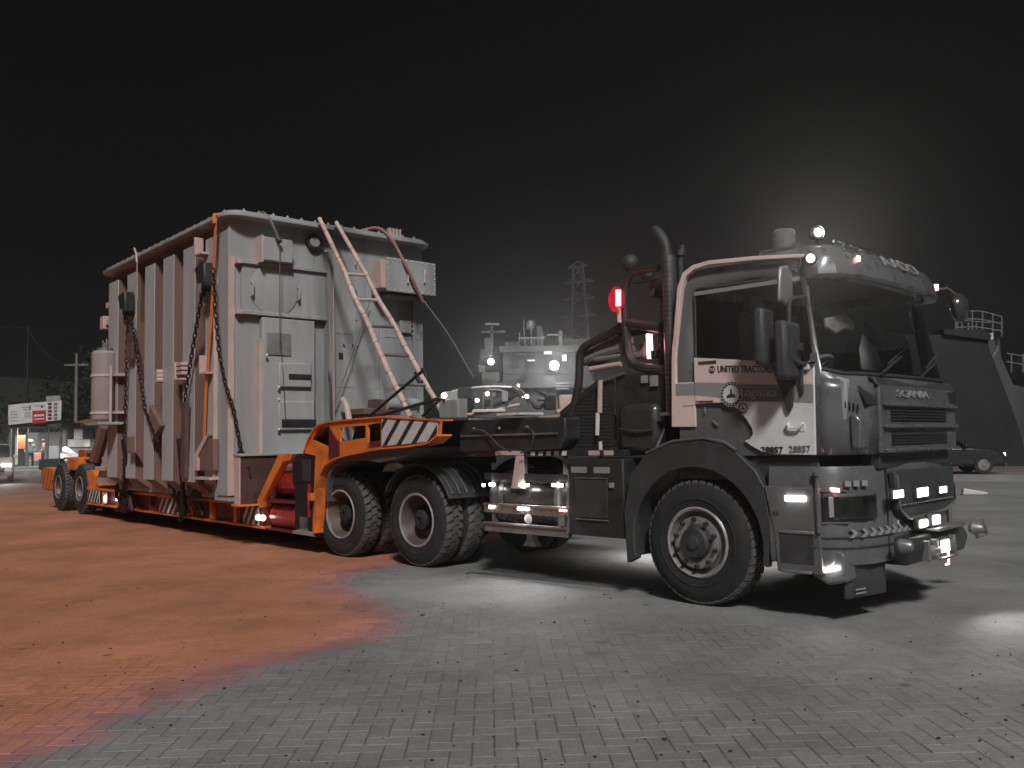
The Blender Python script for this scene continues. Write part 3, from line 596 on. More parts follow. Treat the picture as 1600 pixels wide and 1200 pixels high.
# plate panel with lamps in the middle of the bumper
pl_ = MB().prism([(-.66,1.19),(.70,1.19),(.70,.86),(.45,.80),(-.40,.77),(-.62,.87)], 'x', 1.49, 1.555).build('bumper_centre', plast, T, .015)
MB().tube(round_path([(1.56,-.64,1.16),(1.56,-.61,.88),(1.56,-.42,.785),(1.56,.45,.81),(1.56,.69,.87)], .05), .012, 6).build('centre_trim', steel, pl_)
for u_, v_, wd, hd in ((1403,772,.20,.06),(1441,769,.24,.075),(1473,765,.16,.055)):
    c_ = tf(u_, v_, 1.58); wl_ = MB().cbox((1.568,c_.y,c_.z), (.03,wd+.04,hd+.03)).build('work_lamp', plast, T, .01); MB().cbox((1.584,c_.y,c_.z), (.012,wd,hd)).build('lamp_glass', lamp_s, wl_, .005)
MB().box(1.556,1.575,-.60,.60,.905,.915).build('lamp_rail', alu, T)
# winch and bull bar low in front
wn_ = MB().prism([(1.30,.42),(1.60,.42),(1.64,.56),(1.60,.64),(1.30,.66)], 'y', -.60, .75).build('winch_bumper', black, T, .02)
for y_ in (-.30, -.12, .12, .3): MB().box(1.60,1.675,y_-.025,y_+.025,.43,.60).build('winch_lug', steel, wn_, .008)
MB().lathe([(.05,-.3),(.05,.3)], 'y', (1.635,0,.5), 14).build('winch_drum', steel, wn_)
MB().box(1.50,1.68,-.10,.55,.66,.685).build('bumper_step', steel, T, .006)
for u_, v_, wd, hd, x_ in ((1443,818,.16,.06,1.60),(1463,812,.15,.075,1.63),(1477,853,.17,.10,1.68)):
    c_ = tf(u_, v_, x_); dl_ = MB().cbox((x_-.03,c_.y,c_.z), (.05,wd+.05,hd+.05)).build('driving_lamp', plast, T, .015); MB().cbox((x_,c_.y,c_.z), (.02,wd,hd)).build('lamp_glass', lamp_w, dl_, .008)
MB().cbox((1.66,c_.y,c_.z-.09), (.12,.40,.02)).build('lamp_bracket', alu, T); DLY = c_.y
tw_ = tf(1482,870,1.68); MB().box(1.675,1.685,tw_.y-.012,tw_.y+.012,tw_.z-.05,tw_.z+.05).box(1.675,1.685,tw_.y-.075,tw_.y+.012,tw_.z-.065,tw_.z-.0505).build('tow_hook_marker', lamp_p, T)
for y_ in (-.75, .98): MB().lathe([(.045,0),(.06,.03),(.045,.10),(.03,.12)], 'x', (1.58,y_,.60), 12).build('tow_pin', steel, T)
MB().tube([(1.60,.98,.60),(1.68,1.02,.66),(1.68,1.1,.55),(1.60,1.06,.52)], .03, 8).build('tow_shackle', steel, T)
# step panel between wheel and corner, mud flap
sp_ = MB().prism([(.70,1.08),(1.19,1.075),(1.185,.385),(.80,.385),(.775,.72)], 'y', -1.262, -1.20).build('step_panel', cabgrey, T, .012)
tag(sp_, 'grey step panel with a lit white marker')
MB().cbox((.985,-1.272,.985), (.17,.02,.042)).build('marker_lamp', lamp_w, sp_)
MB().box(.83,1.13,-1.275,-1.18,.70,.725).build('step_tread', steel, sp_, .006); MB().box(.83,1.12,-1.2645,-1.20,.46,.695).build('step_recess', plast, sp_)
MB().box(.84,1.10,-1.285,-1.1,.385,.41).build('step_tread', steel, sp_, .006)
for x_ in (.79,.82): MB().cbox((x_,-1.265,.86), (.012,.008,.03)).build('vent_slot', plast, sp_)
MB().box(.86,.99,-1.10,-1.06,.40,.52).build('bracket', alu, T)
MB().prism([(1.06,.66),(1.34,.56),(1.36,.34),(1.20,.30),(1.06,.37)], 'y', -1.20, -1.02).build('corner_valance', cabgrey, T, .02)
MB().cbox((1.235,-1.213,.435), (.13,.03,.035), Matrix.Rotation(R(-14),3,'Y')).build('marker_lamp', lamp_w, T)
fl_ = MB().cbox((1.37,-.90,.40), (.02,.52,.40), Matrix.Rotation(R(-12),3,'Z')).build('mud_flap', plast, T)
for i in range(2):
    for k_ in range(2): MB().cbox((1.386,-1.02+.24*i,.27-.03*k_), (.004,.13,.011), Matrix.Rotation(R(-12),3,'Z')).build('flap_mark', stripeg, fl_)
# ---- visor panel over the windscreen
q = MB(); P = []; vp = [(1.06,-1.165),(1.20,-1.16),(1.31,-1.08),(1.39,-.85),(1.43,-.45),(1.44,0),(1.43,.45),(1.39,.85),(1.31,1.08),(1.20,1.16),(1.06,1.165)]; n = len(vp)
for z, k, dx_ in ((2.80,.97,-.09),(2.775,1.01,.02),(2.80,1.03,.035),(2.93,1.025,.01),(3.03,.99,-.06),(3.075,.93,-.14)):
    for x_, y_ in vp: P.append((x_+dx_*(x_-1.0)/.4, y_*k, z))
q.add(P, [(i*n+j, i*n+j+1, (i+1)*n+j+1, (i+1)*n+j) for i in range(5) for j in range(n-1)]); vis = q.build('visor', cabgrey, T); vis.modifiers.new('t','SOLIDIFY').thickness = .02
def on_vis(y_, z): return 1.475-.28*abs(y_)**2.6*.75-(.55*(z-2.93) if z > 2.93 else .1*(z-2.93))
ltr = text('roof_lettering', 'AADCA', stripeg, T, (0,-.42,2.935), (0,1,0), upv, .095, .92, ext=.004, shear=-.25, bold=.02)
for v in ltr.data.vertices: d_ = v.co.x; v.co.x = on_vis(v.co.y, v.co.z)-.005+d_
MB().cbox((1.385,-.80,2.94), (.03,.15,.045), Matrix.Rotation(R(22),3,'Z')).build('clearance_lamp', lamp_o, T, .008)
MB().cbox((1.33,1.06,2.92), (.05,.09,.06), Matrix.Rotation(R(-50),3,'Z')).build('clearance_lamp', lamp_p, T, .008)
def lamp_head(c, r_, d, mat=lamp_w, nm='spot_lamp'):
    c = Vector(c); d = Vector(d).normalized(); rot = d.to_track_quat('Y', 'Z').to_matrix(); m_ = MB().lathe([(r_*.5,-.09),(r_*.95,-.05),(r_,0),(r_*.9,.006)], seg=18); m_.v = [tuple(c+rot @ Vector(p)) for p in m_.v]; b_ = m_.build(nm, plast, T)
    m_ = MB().lathe([(r_*.93,.008),(r_*.62,-.02),(r_*.3,-.03)], seg=18, cap=False); m_.v = [tuple(c+rot @ Vector(p)) for p in m_.v]; m_.build('lamp_reflector', chrome, b_)
    m_ = MB().lathe([(r_*.66,.0),(r_*.5,.014),(.001,.02)], seg=18); m_.v = [tuple(c+rot @ Vector(p)) for p in m_.v]; m_.build('lamp_glass', mat, b_); return b_
lamp_head((1.17,-1.22,2.93), .055, (.5,-1,-.1)); lamp_head((1.16,-1.05,3.17), .06, (.9,-.6,-.05)); MB().tube([(1.14,-1.03,3.06),(1.13,-1.03,3.13)], .014, 6).tube([(1.12,-1.19,2.95),(1.14,-1.17,3.0)], .014, 6).build('lamp_post', plast, T)
bar_ = MB().tube(round_path([(1.18,-.85,3.05),(1.20,-.85,3.13),(1.20,.1,3.13),(1.18,.1,3.05)], .05), .018, 8).build('roof_bar', chrome, T)
for y_ in (-.72,-.5,-.28,-.06): MB().ball((1.22,y_,3.105), .03, 10).build('bar_lamp', chrome, bar_)
bq = hit(1225,376,1,-.75,TRUCK)
MB().cbox((bq.x,-.75,3.085), (.34,.34,.10)).build('beacon_base', plast, T, .02); MB().lathe([(.10,3.11),(.10,3.30),(.085,3.32),(.001,3.322)], 'z', (bq.x,-.75,0), 20).build('beacon', M('beacon plastic', (.16,.15,.15), .25, var=.1, coat=.5), T)
MB().lathe([(.05,3.13),(.05,3.25)], 'z', (bq.x,-.75,0), 12).build('beacon_core', alu, T)
MB().cbox((bq.x+.16,-.75,3.15), (.14,.10,.05)).build('roof_bolt', steel, T)
def lamp_light(p, d, power, size=150, rgb=(1,.97,.94), rad=.05, par=None):
    l_ = bpy.data.lights.new('lamp_light', 'SPOT'); l_.energy = power; l_.color = rgb; l_.spot_size = R(size); l_.spot_blend = .9; l_.shadow_soft_size = rad
    o_ = bpy.data.objects.new('lamp_light', l_); col.objects.link(o_); o_.parent = par or T; o_.location = p; o_.rotation_euler = (-Vector(d)).to_track_quat('Z','Y').to_euler(); return o_
lamp_light((1.26,-1.42,2.93), (.5,-1,.1), 46, 130); lamp_light((1.30,-1.16,3.17), (.7,-.8,.12), 46, 130)
lamp_light((1.0,-1.30,.985), (0,-1,-.1), 2.0, 120); lamp_light((1.25,-1.25,.42), (.3,-1,-.3), 2.5, 130)
lamp_light((1.63,.0,.97), (1,-.25,0), 6, 140); lamp_light((1.70,.2,.74), (1,-.35,-.18), 40, 120); lamp_light((1.76,DLY,.50), (1,-.3,-.15), 40, 120)
lamp_light((1.43,-.84,2.94), (1,-.6,0), 1.5, 130, (1,.6,.45))
# ---- mirrors
a_, b_ = ts(1173,489,-1.45), ts(1212,566,-1.45)
c_ = ts(1194,527,-1.42); MB().cbox((c_.x,-1.42,c_.z), (.10,.27,.47), Matrix.Rotation(R(10),3,'Z')).build('mirror', plast, T, .035)
c_ = ts(1231,548,-1.36); MB().cbox((c_.x,-1.36,c_.z), (.11,.34,.47), Matrix.Rotation(R(6),3,'Z')).build('mirror', plast, T, .035)
MB().box(1.02,1.10,-1.30,-1.26,2.18,2.24).tube(round_path([(1.10,-1.20,2.62),(1.06,-1.40,2.60),(1.06,-1.42,2.1),(1.12,-1.22,2.06)], .08), .017, 8).build('mirror_arm', plast, T)
MB().prism([(.80,2.08),(1.00,2.08),(1.01,1.92),(.985,1.73),(.955,1.68),(.925,1.70),(.885,1.86)], 'y', -1.262, -1.236).build('mirror_foot', plast, door, .015)
MB().prism([(1.01,2.08),(1.10,2.08),(1.08,1.95),(1.085,1.84),(1.065,1.82),(1.045,1.92)], 'y', -1.262, -1.236).build('mirror_foot', plast, door, .01)
MB().tube([(1.145,-1.235,2.70),(1.175,-1.25,2.15)], .008, 6).cbox((1.18,-1.255,2.12), (.04,.04,.07)).build('antenna', steel, T)
m_ = MB().prism([(-.13,2.42),(-.10,2.75),(.06,2.79),(.13,2.74),(.13,2.45),(.05,2.38)], 'x', -.02, .02); c_ = ts(1226,446,-1.30); m_.v = [(c_.x+x_, y_*.9-1.30, z_*.85+c_.z-2.58*.85) for x_, y_, z_ in m_.v]; m_.build('kerb_mirror', M('kerb mirror shell', (.16,.16,.16), .3, var=.2, coat=.4), T, .02); MB().tube([(c_.x,-1.28,c_.z+.15),(1.02,-1.18,2.86)], .015, 6).build('mirror_arm', plast, T)
MB().ball((1.50,1.26,2.72), .15, 16, (.55,1,1)).build('mirror', M('mirror shell', (.04,.04,.04), .15, var=.05, coat=.8), T); MB().tube([(1.18,1.12,2.9),(1.38,1.3,2.93),(1.50,1.27,2.82)], .018, 8).build('mirror_arm', plast, T)
MB().box(-.1,1.1,-1.08,1.08,2.90,2.93).build('roof_lining', inter, cab)
MB().prism([(.05,1.7),(1.1,1.7),(1.05,2.35),(.05,2.35)], 'y', 1.1, 1.14).build('far_door_lining', inter, cab)
# wipers
for y_ in (-.75, .1): MB().bar((1.52,y_,1.99), (1.47,y_+.55,2.16), .016, .016).bar((1.47,y_+.25,2.08), (1.43,y_+.75,2.26), .02, .014).build('wiper', plast, T)
# ---- behind the cab: exhaust, intake, tanks, guards
ex = MB().lathe([(.064,1.72),(.064,3.20)], 'z', (-.30,-1.08,0), 20).build('exhaust_guard', M('exhaust guard steel', (.12,.12,.12), .4, .6, var=.25), T)
m_ = MB()
for i in range(30):
    for k_ in range(5):
        if 10 < i < 14: continue
        a = R(-150+k_*26); m_.cbox((-.30+.0635*math.cos(a), -1.08+.0635*math.sin(a), 1.80+i*.046), (.004,.014,.016), Matrix.Rotation(a,3,'Z'))
tag(m_.build('guard_holes', black, ex), kind='stuff')
MB().tube([(-.33,-1.06,3.15),(-.335,-1.06,3.28),(-.36,-1.06,3.36),(-.42,-1.06,3.45),(-.47,-1.06,3.49)], [.052,.052,.052,.05,.045], 14).build('exhaust_tip', plast, T)
MB().tube([(-.22,-1.0,1.75),(-.22,-1.0,3.15),(-.2,-1.0,3.3)], .03, 10).lathe([(.05,0),(.05,.06)], 'z', (-.22,-1.0,3.2), 12).build('exhaust_stay', plast, T)
MB().box(-.40,-.22,-1.15,-1.02,1.70,1.73).build('exhaust_foot', steel, T)
def tub(name, P, r_, mat=black, rr=.12, seg=10, parent=None): return MB().tube(round_path(P, rr), r_, seg).build(name, mat, parent or T)
# headboard frame of thick pipe
Y0 = -1.02
def hp(u, v, y=Y0): return ts(u, v, y)
tub('headboard_pipe', [hp(893,650), hp(905,600), hp(906,545), hp(985,505)], .043)
tub('headboard_pipe', [hp(976,452), hp(977,508), hp(982,572), hp(1050,580)], .048, rr=.2)
tub('headboard_pipe', [hp(976,452), hp(985,425), hp(1028,418)], .038, rr=.15)
tub('headboard_pipe', [hp(985,505), hp(1032,512)], .05)
MB().box(-1.0,-.42,-1.04,-.96,1.33,2.12).box(-1.0,-.42,-.98,-.92,2.50,2.56).build('headboard_plate', black, T, .01)
hb = MB()
for y_ in (-.5,0,.5,.98): hb.box(-.62,-.54,y_-.04,y_+.04,1.1,2.95)
for z in (1.7,2.3,2.9): hb.box(-.61,-.55,-.98,1.0,z-.04,z+.04)
hb.build('headboard', black, T, .008)
MB().box(-.54,-.50,-.95,.95,1.2,2.6).build('headboard_sheet', black, T)
# snorkel intake
MB().tube(round_path([(-.62,-.6,2.3),(-.62,-.6,2.98),(-.68,-.75,3.06)], .1), .11, 14).build('intake_pipe', plast, T)
MB().ball(hp(985,412,-.8), .095, 14).build('intake_head', plast, T); MB().ball(hp(1012,430,-.7), .07, 12).cbox(hp(1012,438,-.7), (.32,.1,.02)).build('intake_bowl', plast, T)
# tarpaulin roll and tube in the rack
c0, c1 = hp(912,566,-.95), hp(972,556,-.95)
g = MB()
for k_ in range(7): 
    o_ = Vector((0,.03*k_,.045*(k_ % 3)+random.uniform(-.01,.02))); g.tube([c0+o_, (c0+c1)/2+o_+Vector((0,0,.05+.02*math.sin(k_))), c1+o_+Vector((0,0,.07))], .05, 8)
g.build('tarpaulin_roll', tarp, T)
MB().tube([hp(922,577,-1.0), hp(971,569,-1.0)], .028, 10).build('pale_tube', pinklight, T)
MB().tube([hp(930,562,-1.0), hp(971,556,-1.0)], .025, 8).build('grey_tube', tarp, T)
MB().tube([hp(922,538,-1.0)+Vector((0,0,.02)), hp(940,528,-1.0), hp(935,535,-1.0), hp(958,528,-1.0), hp(966,505,-1.02)], .012, 5).build('cable_end', steel, T)
MB().tube([hp(987,558,-.9), hp(1005,552,-.9), hp(1012,537,-.9)], .045, 8).build('hose_bend', tarp, T)
# red light tubes
a_, b_ = hp(966,478,-1.17), hp(966,453,-1.17); MB().tube([a_, b_], .027, 10).build('light_tube', EM('red tube lamp', (1, .10, .14), 9), T)
MB().ball(hp(963,468,-1.09), .10, 14, (1,.4,1.3)).build('lamp_halo', REDHALO, T)  # glowing shell that draws the red bloom round the light tube
a_, b_ = hp(968,504,-1.1), hp(966,479,-1.1); MB().tube([a_, b_], .024, 10).build('tube_holder', pinklight, T)
a_, b_ = hp(1016,560,-.95), hp(1014,517,-.95); MB().tube([a_, b_], .03, 10).build('light_tube', EM('pale red tube lamp', (1, .42, .45), 8), T)
MB().cbox(hp(1006,547,-.9), (.10,.01,.12)).build('red_reflector', red, T)
lamp_light(hp(966,464,-1.25), (.4,-1,0), 5, 150, (1,.03,.08)); lamp_light(hp(1014,540,-1.05), (.4,-1,0), 3, 150, (1,.25,.3))
# chequer plate guard
gp = xz([hp(880,640), hp(936,597), hp(959,594), hp(959,706), hp(880,706)])
gd = MB().prism(gp, 'y', Y0-.015, Y0+.01).build('chequer_guard', black, T); x0_, x1_ = gp[0][0], gp[3][0]; zb_ = gp[3][1]
m_ = MB(); nx = 24
for i in range(nx):
    for k_ in range(30):
        x_ = x0_+.025+(x1_-x0_-.05)*i/(nx-1); z_ = zb_+.03+k_*.036
        if z_ > gp[0][1]-.05+(x_-x0_)*(gp[1][1]-gp[0][1])/(gp[1][0]-x0_) or z_ > gp[1][1]-.03: continue
        m_.cbox((x_, Y0-.018, z_), (.012,.006,.018), Matrix.Rotation(R(45 if (i+k_) % 2 else -45),3,'Y'))
tag(m_.build('chequer_studs', M('worn stud', (.05,.05,.05), .5, .3), gd), kind='stuff')
MB().bar(hp(878,648), hp(938,597), .05, .06).build('guard_brace', black, T); MB().tube([hp(938,597,-1.06), hp(976,583,-1.06)], .014, 6).build('guard_rod', steel, T)
P_ = [hp(938,594,-1.08), hp(937,645,-1.08)]; MB().tube(P_, .026, 8).build('marker_pole', pinklight, T); MB().tube([hp(934,645,-1.09), hp(933,680,-1.09)], .022, 8).tube([hp(938,690,-1.09), hp(939,720,-1.09)], .02, 8).build('pole_grip', stw, T)
for (u0,v0,u1,v1) in ((1002,587,1012,598),(1016,587,1028,603)): a_, b_ = hp(u0,v0,-1.06), hp(u1,v1,-1.06); MB().box(a_.x,b_.x,-1.07,-1.055,b_.z,a_.z).build('small_plate', stripeg, T)
a_, b_ = ts(971,632,-1.05), ts(1034,712,-1.05)
MB().box(a_.x,b_.x,-1.12,-.66,b_.z+.02,a_.z).build('oil_tank', M('dark tank paint', (.035,.035,.035), .35, var=.3, coat=.3), T, .07)
MB().tube([ts(968,670,-1.14), ts(995,674,-1.15), ts(1020,672,-1.14)], .012, 6).build('tank_strap', plast, T); MB().tube([(-.42,-1.05,1.58),(-.52,-1.2,1.20)], .012, 6).build('hood_stay', steel, T)
# catwalk edge with reflectors
wk = MB().box(-2.62,-.80,-1.17,-.45,1.325,1.385).build('catwalk', black, T, .006)
for i in range(5): x_ = ts(833+i*12.3,711,-1.17).x; MB().prism([(x_-.035,1.332),(x_+.025,1.332),(x_+.035,1.378),(x_-.025,1.378)], 'y', -1.176, -1.171).build('edge_reflector', stw, wk)
for u0,u1 in ((920,937),(944,959)): MB().box(ts(u0,712,-1.17).x, ts(u1,712,-1.17).x, -1.176,-1.171,1.333,1.38).build('edge_reflector', pinklight, wk)
MB().box(ts(772,709).x, ts(815,709).x, -1.178,-1.171,1.335,1.382).build('edge_board', pinklight, wk)
a_ = ts(812,720); MB().prism([(a_.x-.05,1.33),(a_.x+.05,1.33),(a_.x+.07,.98),(a_.x-.13,.98)], 'y', -1.205, -1.185).build('hanging_cloth', pinklight, wk)
for x_ in (-2.2,-1.62): MB().bar((x_,-1.1,1.32),(x_-.1,-1.0,1.0),.05,.05).build('catwalk_leg', stripeg, T)
# tool box, battery box
tb = MB().box(-1.48,-.79,-1.22,-.62,.54,1.30).build('tool_box', black, T, .015)
MB().box(-1.39,-.98,-1.232,-1.221,.72,1.10).build('tool_box_lid', plast, tb, .01); MB().box(-.955,-.90,-1.240,-1.221,1.02,1.07).build('latch', stripeg, tb, .004)
for x_ in (-1.44,-1.15): MB().box(x_,x_+.2,-1.226,-1.221,1.16,1.22).build('box_label', stripeg, tb)
for z_ in (1.105,.70): MB().box(-1.39,-.98,-1.24,-1.222,z_,z_+.01).build('lid_lip', steel, tb)
# fuel tank with guard rails and lamps
MB().lathe([(.27,-.59),(.285,-.57),(.285,.57),(.27,.59)], 'x', (-2.12,-.88,.88), 28).build('fuel_tank', M('tank alloy', (.17,.17,.17), .28, .7, var=.25, scale=3), T)
for x_ in (-2.52,-1.70): MB().lathe([(.292,-.03),(.292,.03)], 'x', (x_,-.88,.88), 28).build('tank_band', steel, T)
for z in (.80,.595):
    MB().box(-2.73,-1.51,-1.235,-1.19,z-.01,z+.015).box(-2.73,-1.51,-1.215,-1.205,z-.09,z-.01).build('guard_rail', alu if z > .7 else steel, T, .004)
MB().box(-2.73,-1.51,-1.20,-1.18,1.07,1.14).build('lamp_rail', black, T)
for u_, v_, wd in ((769,757,.07),(819,758,.13),(871,758,.14),(768,792,.06),(817,795,.14),(880,797,.09),(756,758,.03)):
    p_ = ts(u_,v_,-1.22); MB().cbox((p_.x,-1.222,p_.z), (wd,.02,.03)).build('side_lamp', lamp_w if u_ != 880 else lamp_p, T)
    if u_ in (819,871,817): lamp_light((p_.x,-1.27,p_.z), (-.1,-.7,-1), 16, 150)
for x_ in (-2.2,-1.2): MB().cbox((x_,1.225,.78), (.14,.02,.03)).build('side_lamp', lamp_w, T); lamp_light((x_,1.26,.76), (0,.2,-1), 70, 160)  # unseen far side lamps, added to light the ground under the truck
for x_ in (-2.62,-1.66,-1.535): MB().box(x_,x_+.035,-1.20,-1.14,.56,1.14).build('guard_post', steel, T)
MB().lathe([(.055,-1.245),(.04,-1.25),(.001,-1.25)], c=(-2.03,0,.67), seg=14, cap=False).build('air_valve', stw, T); MB().box(-1.60,-1.53,-1.25,-1.23,.62,.74).build('brake_block', steel, T)
MB().prism([(-2.40,.34),(-2.20,.34),(-2.26,.42),(-2.27,.58),(-2.33,.58),(-2.34,.42)], 'y', -.95, -.85).build('landing_stub', steel, T)
# rear mudguards
def mudguard(cx, a0, a1, y0, y1, r_, nm='mudguard'):
    g = MB().prism(arc(cx,RT,r_+.022,a0,a1,18)+arc(cx,RT,r_,a1,a0,18), 'y', y0, y1).build(nm, plast, T, .006)
    for yy in [y0+.06+k_*(y1-y0-.12)/5 for k_ in range(6)]:
        MB().tube([(cx+(r_+.03)*math.cos(R(a)), yy, RT+(r_+.03)*math.sin(R(a))) for a in range(int(a0)+4, int(a1)-3, 8)], .016, 6).build('mudguard_rib', plast, g)
    return g
for s in (-1, 1):
    y0, y1 = sorted((s*1.22, s*.52)); mudguard(AX[1], 24, 152, y0, y1, .66)
MB().box(-6.3,-6.22,-1.1,1.1,.75,.9).build('rear_beam', black, T)
hoses = MB()
for k_ in range(4): hoses.tube([(-.6,-.3+.15*k_,2.0),(-1.2,-.35+.15*k_,1.75-.08*k_),(-2.2,-.3+.12*k_,1.72),(-2.6,-.25+.1*k_,1.6)], .018, 6)
tag(hoses.build('air_hoses', plast, T), kind='stuff')

# ================================================================== low loader trailer
L = thing('lowboy_trailer', 'orange low loader trailer with striped boards and a gooseneck over the truck', 'trailer', TRAIL)
HW = 1.4
bed = MB().box(-11.4,-2.75,-.55,.55,.27,.60).box(-11.4,-2.75,-1.25,1.25,.575,.612).build('bed', black, L)
for s in (-1, 1):
    y0, y1 = sorted((s*HW, s*(HW-.14))); yw0, yw1 = sorted((s*(HW-.08), s*(HW-.1)))
    MB().box(-11.45,-2.70,y0,y1,.575,.625).build('bed_edge', orange, L, .006); MB().box(-11.45,-2.70,y0,y1,.25,.29).build('bed_edge', orange, L, .006)
    MB().box(-11.45,-2.70,yw0,yw1,.29,.575).build('bed_web', darkred if s < 0 else orange, L)
    for x_ in [-11.3+.95*k for k in range(10)]:
        ya, yb = sorted((s*(HW-.012), s*.55)); MB().box(x_-.045,x_+.045,ya,yb,.292,.573).build('outrigger', orange if int(x_*10) % 3 else darkred, L, .004)
def stripe_board(poly, y, parent, n, base=stw, bar=black, slope=.6, nm='striped_board', frac=.42):
    """poly in x,z; dark bars slanted, clipped to a quad"""
    xs = [p[0] for p in poly]; zs = [p[1] for p in poly]; x0, x1, z0, z1 = min(xs), max(xs), min(zs), max(zs)
    b_ = MB().prism(poly, 'y', y-.012, y).build(nm, base, parent)
    sh = (z1-z0)*slope; W2 = (x1-x0+sh)/n
    for i in range(n):
        xa = x0-sh+i*W2+W2*.2; q = [(xa,z0+.004),(xa+W2*frac,z0+.004),(xa+W2*frac+sh,z1-.004),(xa+sh,z1-.004)]
        def clip(pl, f, val, keep):
            out = []
            for k in range(len(pl)):
                p, r_ = pl[k], pl[(k+1) % len(pl)]; a, c = p[0]-val, r_[0]-val
                if keep*a >= 0: out.append(p)
                if a*c < 0: t = a/(a-c); out.append((val, p[1]+(r_[1]-p[1])*t))
            return out
        q = clip(q, 0, x0+.004, 1)
        if len(q) > 2: q = clip(q, 0, x1-.004, -1)
        if len(q) > 2: MB().prism(q, 'y', y-.0165, y-.0122).build('board_stripe', bar, b_)
    return b_
stripe_board([(-6.95,.3),(-5.55,.3),(-5.55,.57),(-6.95,.57)], -HW+.004, L, 7, slope=.9, frac=.5)
stripe_board([(-3.35,.3),(-2.82,.3),(-2.82,.57),(-3.35,.57)], -HW+.004, L, 4, slope=.7, frac=.45)
stripe_board([(-11.25,.3),(-10.5,.3),(-10.5,.57),(-11.25,.57)], -HW+.004, L, 5, slope=.8, frac=.5)
MB().cbox((-10.1,-HW-.01,.43), (.14,.04,.22)).build('side_reflector', stw, L); MB().cbox((-10.02,-HW-.03,.42), (.07,.03,.12)).build('side_lamp', lamp_s, L)
MB().cbox((-9.3,-HW-.02,.45), (.06,.03,.08)).build('side_lamp', lamp_s, L)
for x_ in (-2.78,-2.63): MB().ball((x_,-HW-.03,.42), .045, 10).build('side_lamp', lamp_s, L)
lamp_light((-2.70,-HW-.15,.42), (.3,-1,0), 1.5, 150, (1,.85,.75), par=L)
# bulkhead at the foot of the gooseneck
MB().box(-2.92,-2.76,-1.72,1.7,.63,1.33).build('bulkhead', M('maroon bulkhead', (.085,.042,.042), .45, var=.3, scale=3), L, .01); MB().box(-2.94,-2.72,-1.76,1.74,1.33,1.37).build('bulkhead_cap', tankp, L, .008); MB().box(-2.92,-2.75,-1.745,-1.722,.63,1.33).build('bulkhead_edge', pinklight, L); MB().box(-2.95,-2.70,-1.78,-1.40,.60,.629).build('bulkhead_sill', orange, L)
MB().box(-3.3,-2.6,-1.40,-1.0,.626,.655).build('bulkhead_foot', orange, L)
# sloping beam, drums, support leg
MB().prism(xz([rs(402,791), rs(440,709), rs(462,709), rs(458,719), rs(447,721), rs(414,783), rs(410,793)]), 'y', -HW-.05, -HW+.06).build('gooseneck_brace', orange, L, .008)
MB().lathe([(.20,-.36),(.235,-.33),(.235,.33),(.20,.36)], 'x', (-2.17,-1.12,.98), 24).build('air_drum', red, L); MB().lathe([(.16,-.42),(.185,-.40),(.185,.40),(.16,.42)], 'x', (-2.17,-1.17,.45), 24).build('air_drum', red, L)
MB().box(-2.62,-1.8,-HW,-.6,.655,.69).box(-2.62,-1.8,-HW,-.6,.25,.275).build('drum_shelf', darkred, L)
MB().box(-1.80,-1.07,-1.385,-.8,.95,1.36).box(-1.74,-1.12,-1.38,-.8,.30,.949).build('support_housing', M('matt black paint', (.009,.009,.0092), .6, var=.3), L, .012)
MB().box(-1.50,-1.25,-1.395,-1.386,.98,1.28).build('housing_cover', plast, L, .008); MB().box(-1.35,-1.27,-1.39,-1.362,.5,.95).build('housing_edge', red, L)
MB().prism([(-1.95,.24),(-1.15,.24),(-1.2,.28),(-1.35,.32),(-1.35,.5),(-1.6,.5),(-1.6,.32),(-1.8,.28)], 'y', -1.38, -1.0).build('support_foot', stripeg, L, .01)
MB().box(-1.12,-1.05,-HW-.012,-HW+.05,.30,.86).build('arch_post', orange, L, .006)
MB().cbox((-1.14,-HW-.03,.78), (.1,.08,.10)).build('post_block', orange, L, .006)
# gooseneck side frames
out = [rs(u, v) for u, v in ((476,708),(484,686),(492,671),(501,663),(514,659.5),(545,656),(597,651.5),(688,656.5),(686,680),(672,692),(640,697.5),(597,701),(548,710),(524,717),(510,727),(502,742),(498,762),(494,833),(488,833),(490,775),(493,712))]
openi = [[(487,687),(497,670),(511,665.5),(515,667),(515,697),(510,698)], [(531,668),(571,664.5),(571,684),(531,690)], [(574,664),(595,660),(595,689),(574,691)]]
def flat_with_holes(poly, holes, y0, y1, name, mat, parent):
    bm = bmesh.new(); allv = []
    for lp in [poly]+holes:
        vs_ = [bm.verts.new((p[0], y0, p[1])) for p in lp]; allv.append(vs_)
        for i in range(len(vs_)): bm.edges.new((vs_[i], vs_[(i+1) % len(vs_)]))
    r_ = bmesh.ops.triangle_fill(bm, edges=bm.edges[:], use_beauty=True, use_dissolve=False)
    fs = [f for f in r_['geom'] if isinstance(f, bmesh.types.BMFace)]
    e_ = bmesh.ops.extrude_face_region(bm, geom=fs); vv = [v for v in e_['geom'] if isinstance(v, bmesh.types.BMVert)]
    bmesh.ops.translate(bm, verts=vv, vec=(0, y1-y0, 0)); bmesh.ops.recalc_face_normals(bm, faces=bm.faces)
    me = bpy.data.meshes.new(name); bm.to_mesh(me); bm.free(); me.materials.append(mat); return obj(name, me, parent)
ho = [xz([rs(u, v) for u, v in h_]) for h_ in openi]
flat_with_holes(xz(out), ho, -HW, -HW+.035, 'side_frame', orange, L); flat_with_holes(xz(out), ho, HW-.035, HW, 'side_frame', orange, L)
matt = M('matt black paint', (.009,.009,.0092), .6, var=.3)
MB().prism(xz([rs(u, v, -1.22) for u, v in ((486,692),(497,668),(512,663),(520,664),(520,702),(510,704))]), 'y', -1.24, -1.20).build('inner_web', darkred, L)
